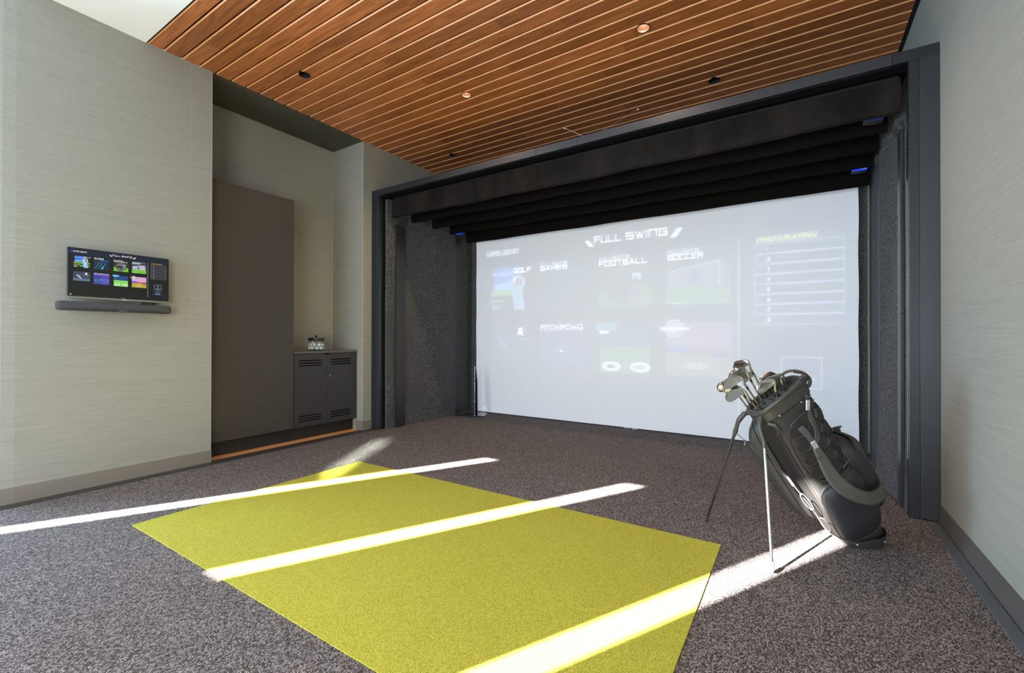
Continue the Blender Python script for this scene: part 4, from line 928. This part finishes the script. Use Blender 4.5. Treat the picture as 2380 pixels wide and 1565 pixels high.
ribbon('strap_web', 'bag_web', [(V3((.474, .168, .665)), V3((.8, 0, -.55))), (V3((.450, .178, .635)), V3((.83, .0, -.5))), (V3((.428, .184, .600)), V3((.9, .0, -.4))), (V3((.414, .186, .575)), V3((1, .0, -.3)))], [.034, .032, .024, .020])
MB().bbox(-.013, .013, -.004, .004, -.020, .020, .003).build('strap_buckle', 'silver', bag, loc=(.420, .192, .583)).rotation_euler = (0, .6, 0)
MB().bbox(-.020, .020, -.004, .004, -.016, .016, .002).build('strap_slider', 'bag_web', bag, loc=(.392, .198, .520)).rotation_euler = (0, .5, 0)
sp_ = [(V3((.412, .188, .570)), V3((.9, 0, -.4)), .030), (V3((.385, .196, .515)), V3((.9, 0, -.45)), .046), (V3((.350, .205, .445)), V3((.85, 0, -.55)), .062), (V3((.300, .215, .385)), V3((.65, 0, -.75)), .068), (V3((.235, .218, .345)), V3((.35, 0, -.93)), .066), (V3((.150, .205, .325)), V3((.05, .1, -1)), .060), (V3((.070, .165, .332)), V3((-.1, .3, -.95)), .056), (V3((.018, .115, .350)), V3((0, .4, -.9)), .052), (V3((.018, .070, .368)), V3((.3, .3, -.9)), .050), (V3((.055, .055, .385)), V3((.4, .2, -.9)), .044), (V3((.105, .065, .400)), V3((.4, .2, -.9)), .036)]
pd = ribbon('shoulder_pad', 'bag_strap', [(a, b_) for a, b_, c in sp_], [c for *_, c in sp_], thick=.013)
ribbon('pad_lining', 'bag_mesh', [(a + Vector((.002, -.010, .006)), b_) for a, b_, c in sp_[4:]], [c * .86 for *_, c in sp_[4:]], pd, thick=.003)
ribbon('strap_web', 'bag_web', [(b1(dg_(112), .49, .012), V3((0, .1, 1))), (b1(dg_(128), .50, .03), V3((0, .1, 1))), (b1(dg_(145), .51, .05), V3((0, .1, 1)))], [.018] * 3)
# items tucked on the back: rangefinder pouch and hook
patch('pouch', 'bag_soft', 172, 205, .60, .665, .045, base=.006)
MB().tube(catmull([b1(dg_(190), .60, .05), b1(dg_(188), .585, .09), b1(dg_(186), .57, .125)], 5), .006, 8).build('towel_hook', 'bag_trim', bag, smooth=True)
MB().sphere(b1(dg_(190), .555, .105), .018, 12, 8).build('towel_ring', 'bag_soft', bag, smooth=True)
MB().tube(catmull([b1(dg_(200), .33, .09), Vector((-.13, -.0, .26)), Vector((-.165, -.01, .215))], 5), .0025, 6).build('draw_cord', 'bag_trim', bag, smooth=True)

# ------------------------------------------------------------------ golf clubs in the bag: each one a thing of its own
BM = Matrix.Translation(BAG) @ Matrix.Rotation(BRZ, 4, 'Z')
BLADE = [(0, .010), (.020, .0085), (.045, .004), (.058, -.001), (.070, -.010), (.0775, -.023), (.079, -.037), (.074, -.049), (.064, -.0545), (.050, -.050), (.030, -.037), (.012, -.023), (0, -.014), (-.006, -.004)]
_q = [Vector((a, b_, 0)) for a, b_ in BLADE]; _n = len(_q); BLADE = []
for _i in range(_n):
    _a, _b, _c, _d = _q[_i - 1], _q[_i], _q[(_i + 1) % _n], _q[(_i + 2) % _n]
    for _j in range(3):
        _t = _j / 3; _v = 0.5 * ((2 * _b) + (_c - _a) * _t + (2 * _a - 5 * _b + 4 * _c - _d) * _t * _t + (3 * _b - _a - 3 * _c + _d) * _t ** 3); BLADE.append((_v.x, _v.y))
def club(label, heel, entry, flip=1, scale=1.0, face='back', yaw=0.0, roll=0.0, wood=False, tip=0.0):
    heel, entry = Vector(heel), Vector(entry)
    wloc = BM @ heel; t = thing('golf_iron' if not wood else 'hybrid_club', label, 'golf club', wloc, BRZ, 'golf clubs standing in the bag')
    d = (entry - heel).normalized(); L = (entry - heel).length
    bend = Vector((-.004 * flip, 0, .004))
    shaft = [d * .050, d * (L + .24)]
    MB().tube(shaft, .0047, 12).build('shaft', 'steel', t, smooth=True)
    MB().tube(catmull([Vector((.004 * flip, 0, -.003)), Vector((-.004 * flip, 0, .002)), d * .018 + Vector((-.003 * flip, 0, .001)), d * .036, d * .056], 5), [.0050] * 6 + [.0066] * 15, 12).build('hosel', 'chrome_club', t, smooth=True)
    MB().tube([d * .055, d * .075], [.0068, .0054], 12).build('ferrule', 'club_dark', t, smooth=True)
    rot = Matrix.Rotation(yaw, 3, 'Z') @ Matrix.Rotation(tip, 3, 'Y') @ Matrix.Rotation(roll, 3, 'X')
    def pt(a, b_, y): return rot @ Vector((a * flip * scale, y * scale, b_ * scale))
    n = len(BLADE)
    if not wood:
        mb = MB(); s = 1 if face == 'front' else -1
        # rings: face edge, thick sole towards the toe/outer edge, cavity on the back
        cx = sum(a for a, _ in BLADE) / n; cy = sum(b_ for _, b_ in BLADE) / n
        def ring(k, y, sole=0): return [pt(cx + (a - cx) * k, cy + (b_ - cy) * k, y + sole * (.5 + .5 * (a / .08))) for a, b_ in BLADE]
        rings = [ring(1.0, .003), ring(.985, .0045), ring(1.0, -.002), ring(.99, -.006, -.004), ring(.86, -.0068, -.004), ring(.78, -.002), ]
        order = [rings[1], rings[0], rings[2], rings[3], rings[4], rings[5]]
        if s < 0: order = [[rot @ Vector(((rot.transposed() @ p).x, -(rot.transposed() @ p).y, (rot.transposed() @ p).z)) for p in r] for r in order]
        V = [p for r in order for p in r]; F = [tuple(range(n))]
        for r in range(len(order) - 1):
            for k in range(n): F.append((r * n + k, r * n + (k + 1) % n, (r + 1) * n + (k + 1) % n, (r + 1) * n + k))
        F.append(tuple((len(order) - 1) * n + k for k in range(n)))
        h = mb.add(V, F).build('club_head', 'chrome_club', t, smooth=True, angle=30)
        if s < 0:
            yb = .0022
            MB().prism([(cx - .018, cy + .006), (cx + .022, cy + .014), (cx + .026, cy - .012), (cx - .004, cy - .012)], lambda a, b_, h_: pt(a, b_, yb + h_), .0022).build('badge', 'club_satin', h)
            MB().tube([pt(cx - .022, cy + .012, .0055), pt(cx + .006, cy + .010, .0055), pt(cx + .030, cy - .010, .0055)], .0012, 6).build('badge_line', 'club_dark', h)
    else:
        def wf(u, v):
            a = 2 * PI * u; r = math.sin(PI * v) ** .8; ex = .044 + .040 * r * math.cos(a)
            return pt(ex, -.010 - .006 * math.cos(a) * r + .034 * math.cos(PI * v) * (.55 + .45 * math.cos(a)), -.004 + .034 * r * math.sin(a))
        MB().grid(wf, 24, 14, True).build('club_head', 'chrome_club', t, smooth=True)
        MB().prism([(.018, .004), (.050, .012), (.060, -.006), (.050, -.026), (.022, -.018)], lambda a, b_, h_: pt(a, b_, .028 + h_), .004).build('face_plate', 'club_dark', t)
        MB().tube([pt(.01, .008, .012), pt(.035, .0135, .014), pt(.065, .006, .010)], .004, 8, True, .4).build('sole_mark', 'club_dark', t, smooth=True)
    return t
club('iron club lowest at the left front, its plain blade facing the room', (.679, .02, .828), (.611, .02, .74), face='front', scale=1.12)
club('iron club with grey blade just above the lowest one, second from the front left', (.682, 0, .892), (.599, 0, .771), face='front', scale=1.14)
club('iron club with its blade third from the top of the left cluster', (.646, -.02, .932), (.553, -.02, .766), face='front', yaw=.15, roll=-.12, scale=1.12)
club('iron club standing tallest of all, its dark-soled head at the very top', (.618, -.05, .972), (.53, -.06, .81), face='back', scale=1.14, roll=.85)
club('chunky hybrid club reaching farthest to the left', (.695, -.08, .846), (.612, -.09, .743), scale=.86, wood=True)
club('dark-faced hybrid club between the farthest left one and the low front blade', (.665, -.05, .838), (.595, -.07, .743), scale=.92, wood=True)
club('iron club with a cavity back showing at the centre of the opening', (.560, .09, .882), (.532, .08, .80), face='back', scale=1.12)
club('iron club whose head points up to the right behind the cavity-backed one', (.535, -.06, .880), (.506, -.06, .826), flip=-1, face='front', roll=-.5, scale=1.12, tip=.6)
club('iron club at the right rear with a bright curved hosel', (.474, 0, .896), (.438, 0, .828), face='front', scale=1.08)
club('iron club farthest right, its blade overlapped by its neighbour', (.430, -.05, .900), (.38, -.05, .832), face='back', scale=1.05, roll=.3)
club('iron club half hidden behind the others near the middle of the opening', (.560, -.10, .905), (.499, -.10, .809), face='back', scale=1.0, roll=.7)
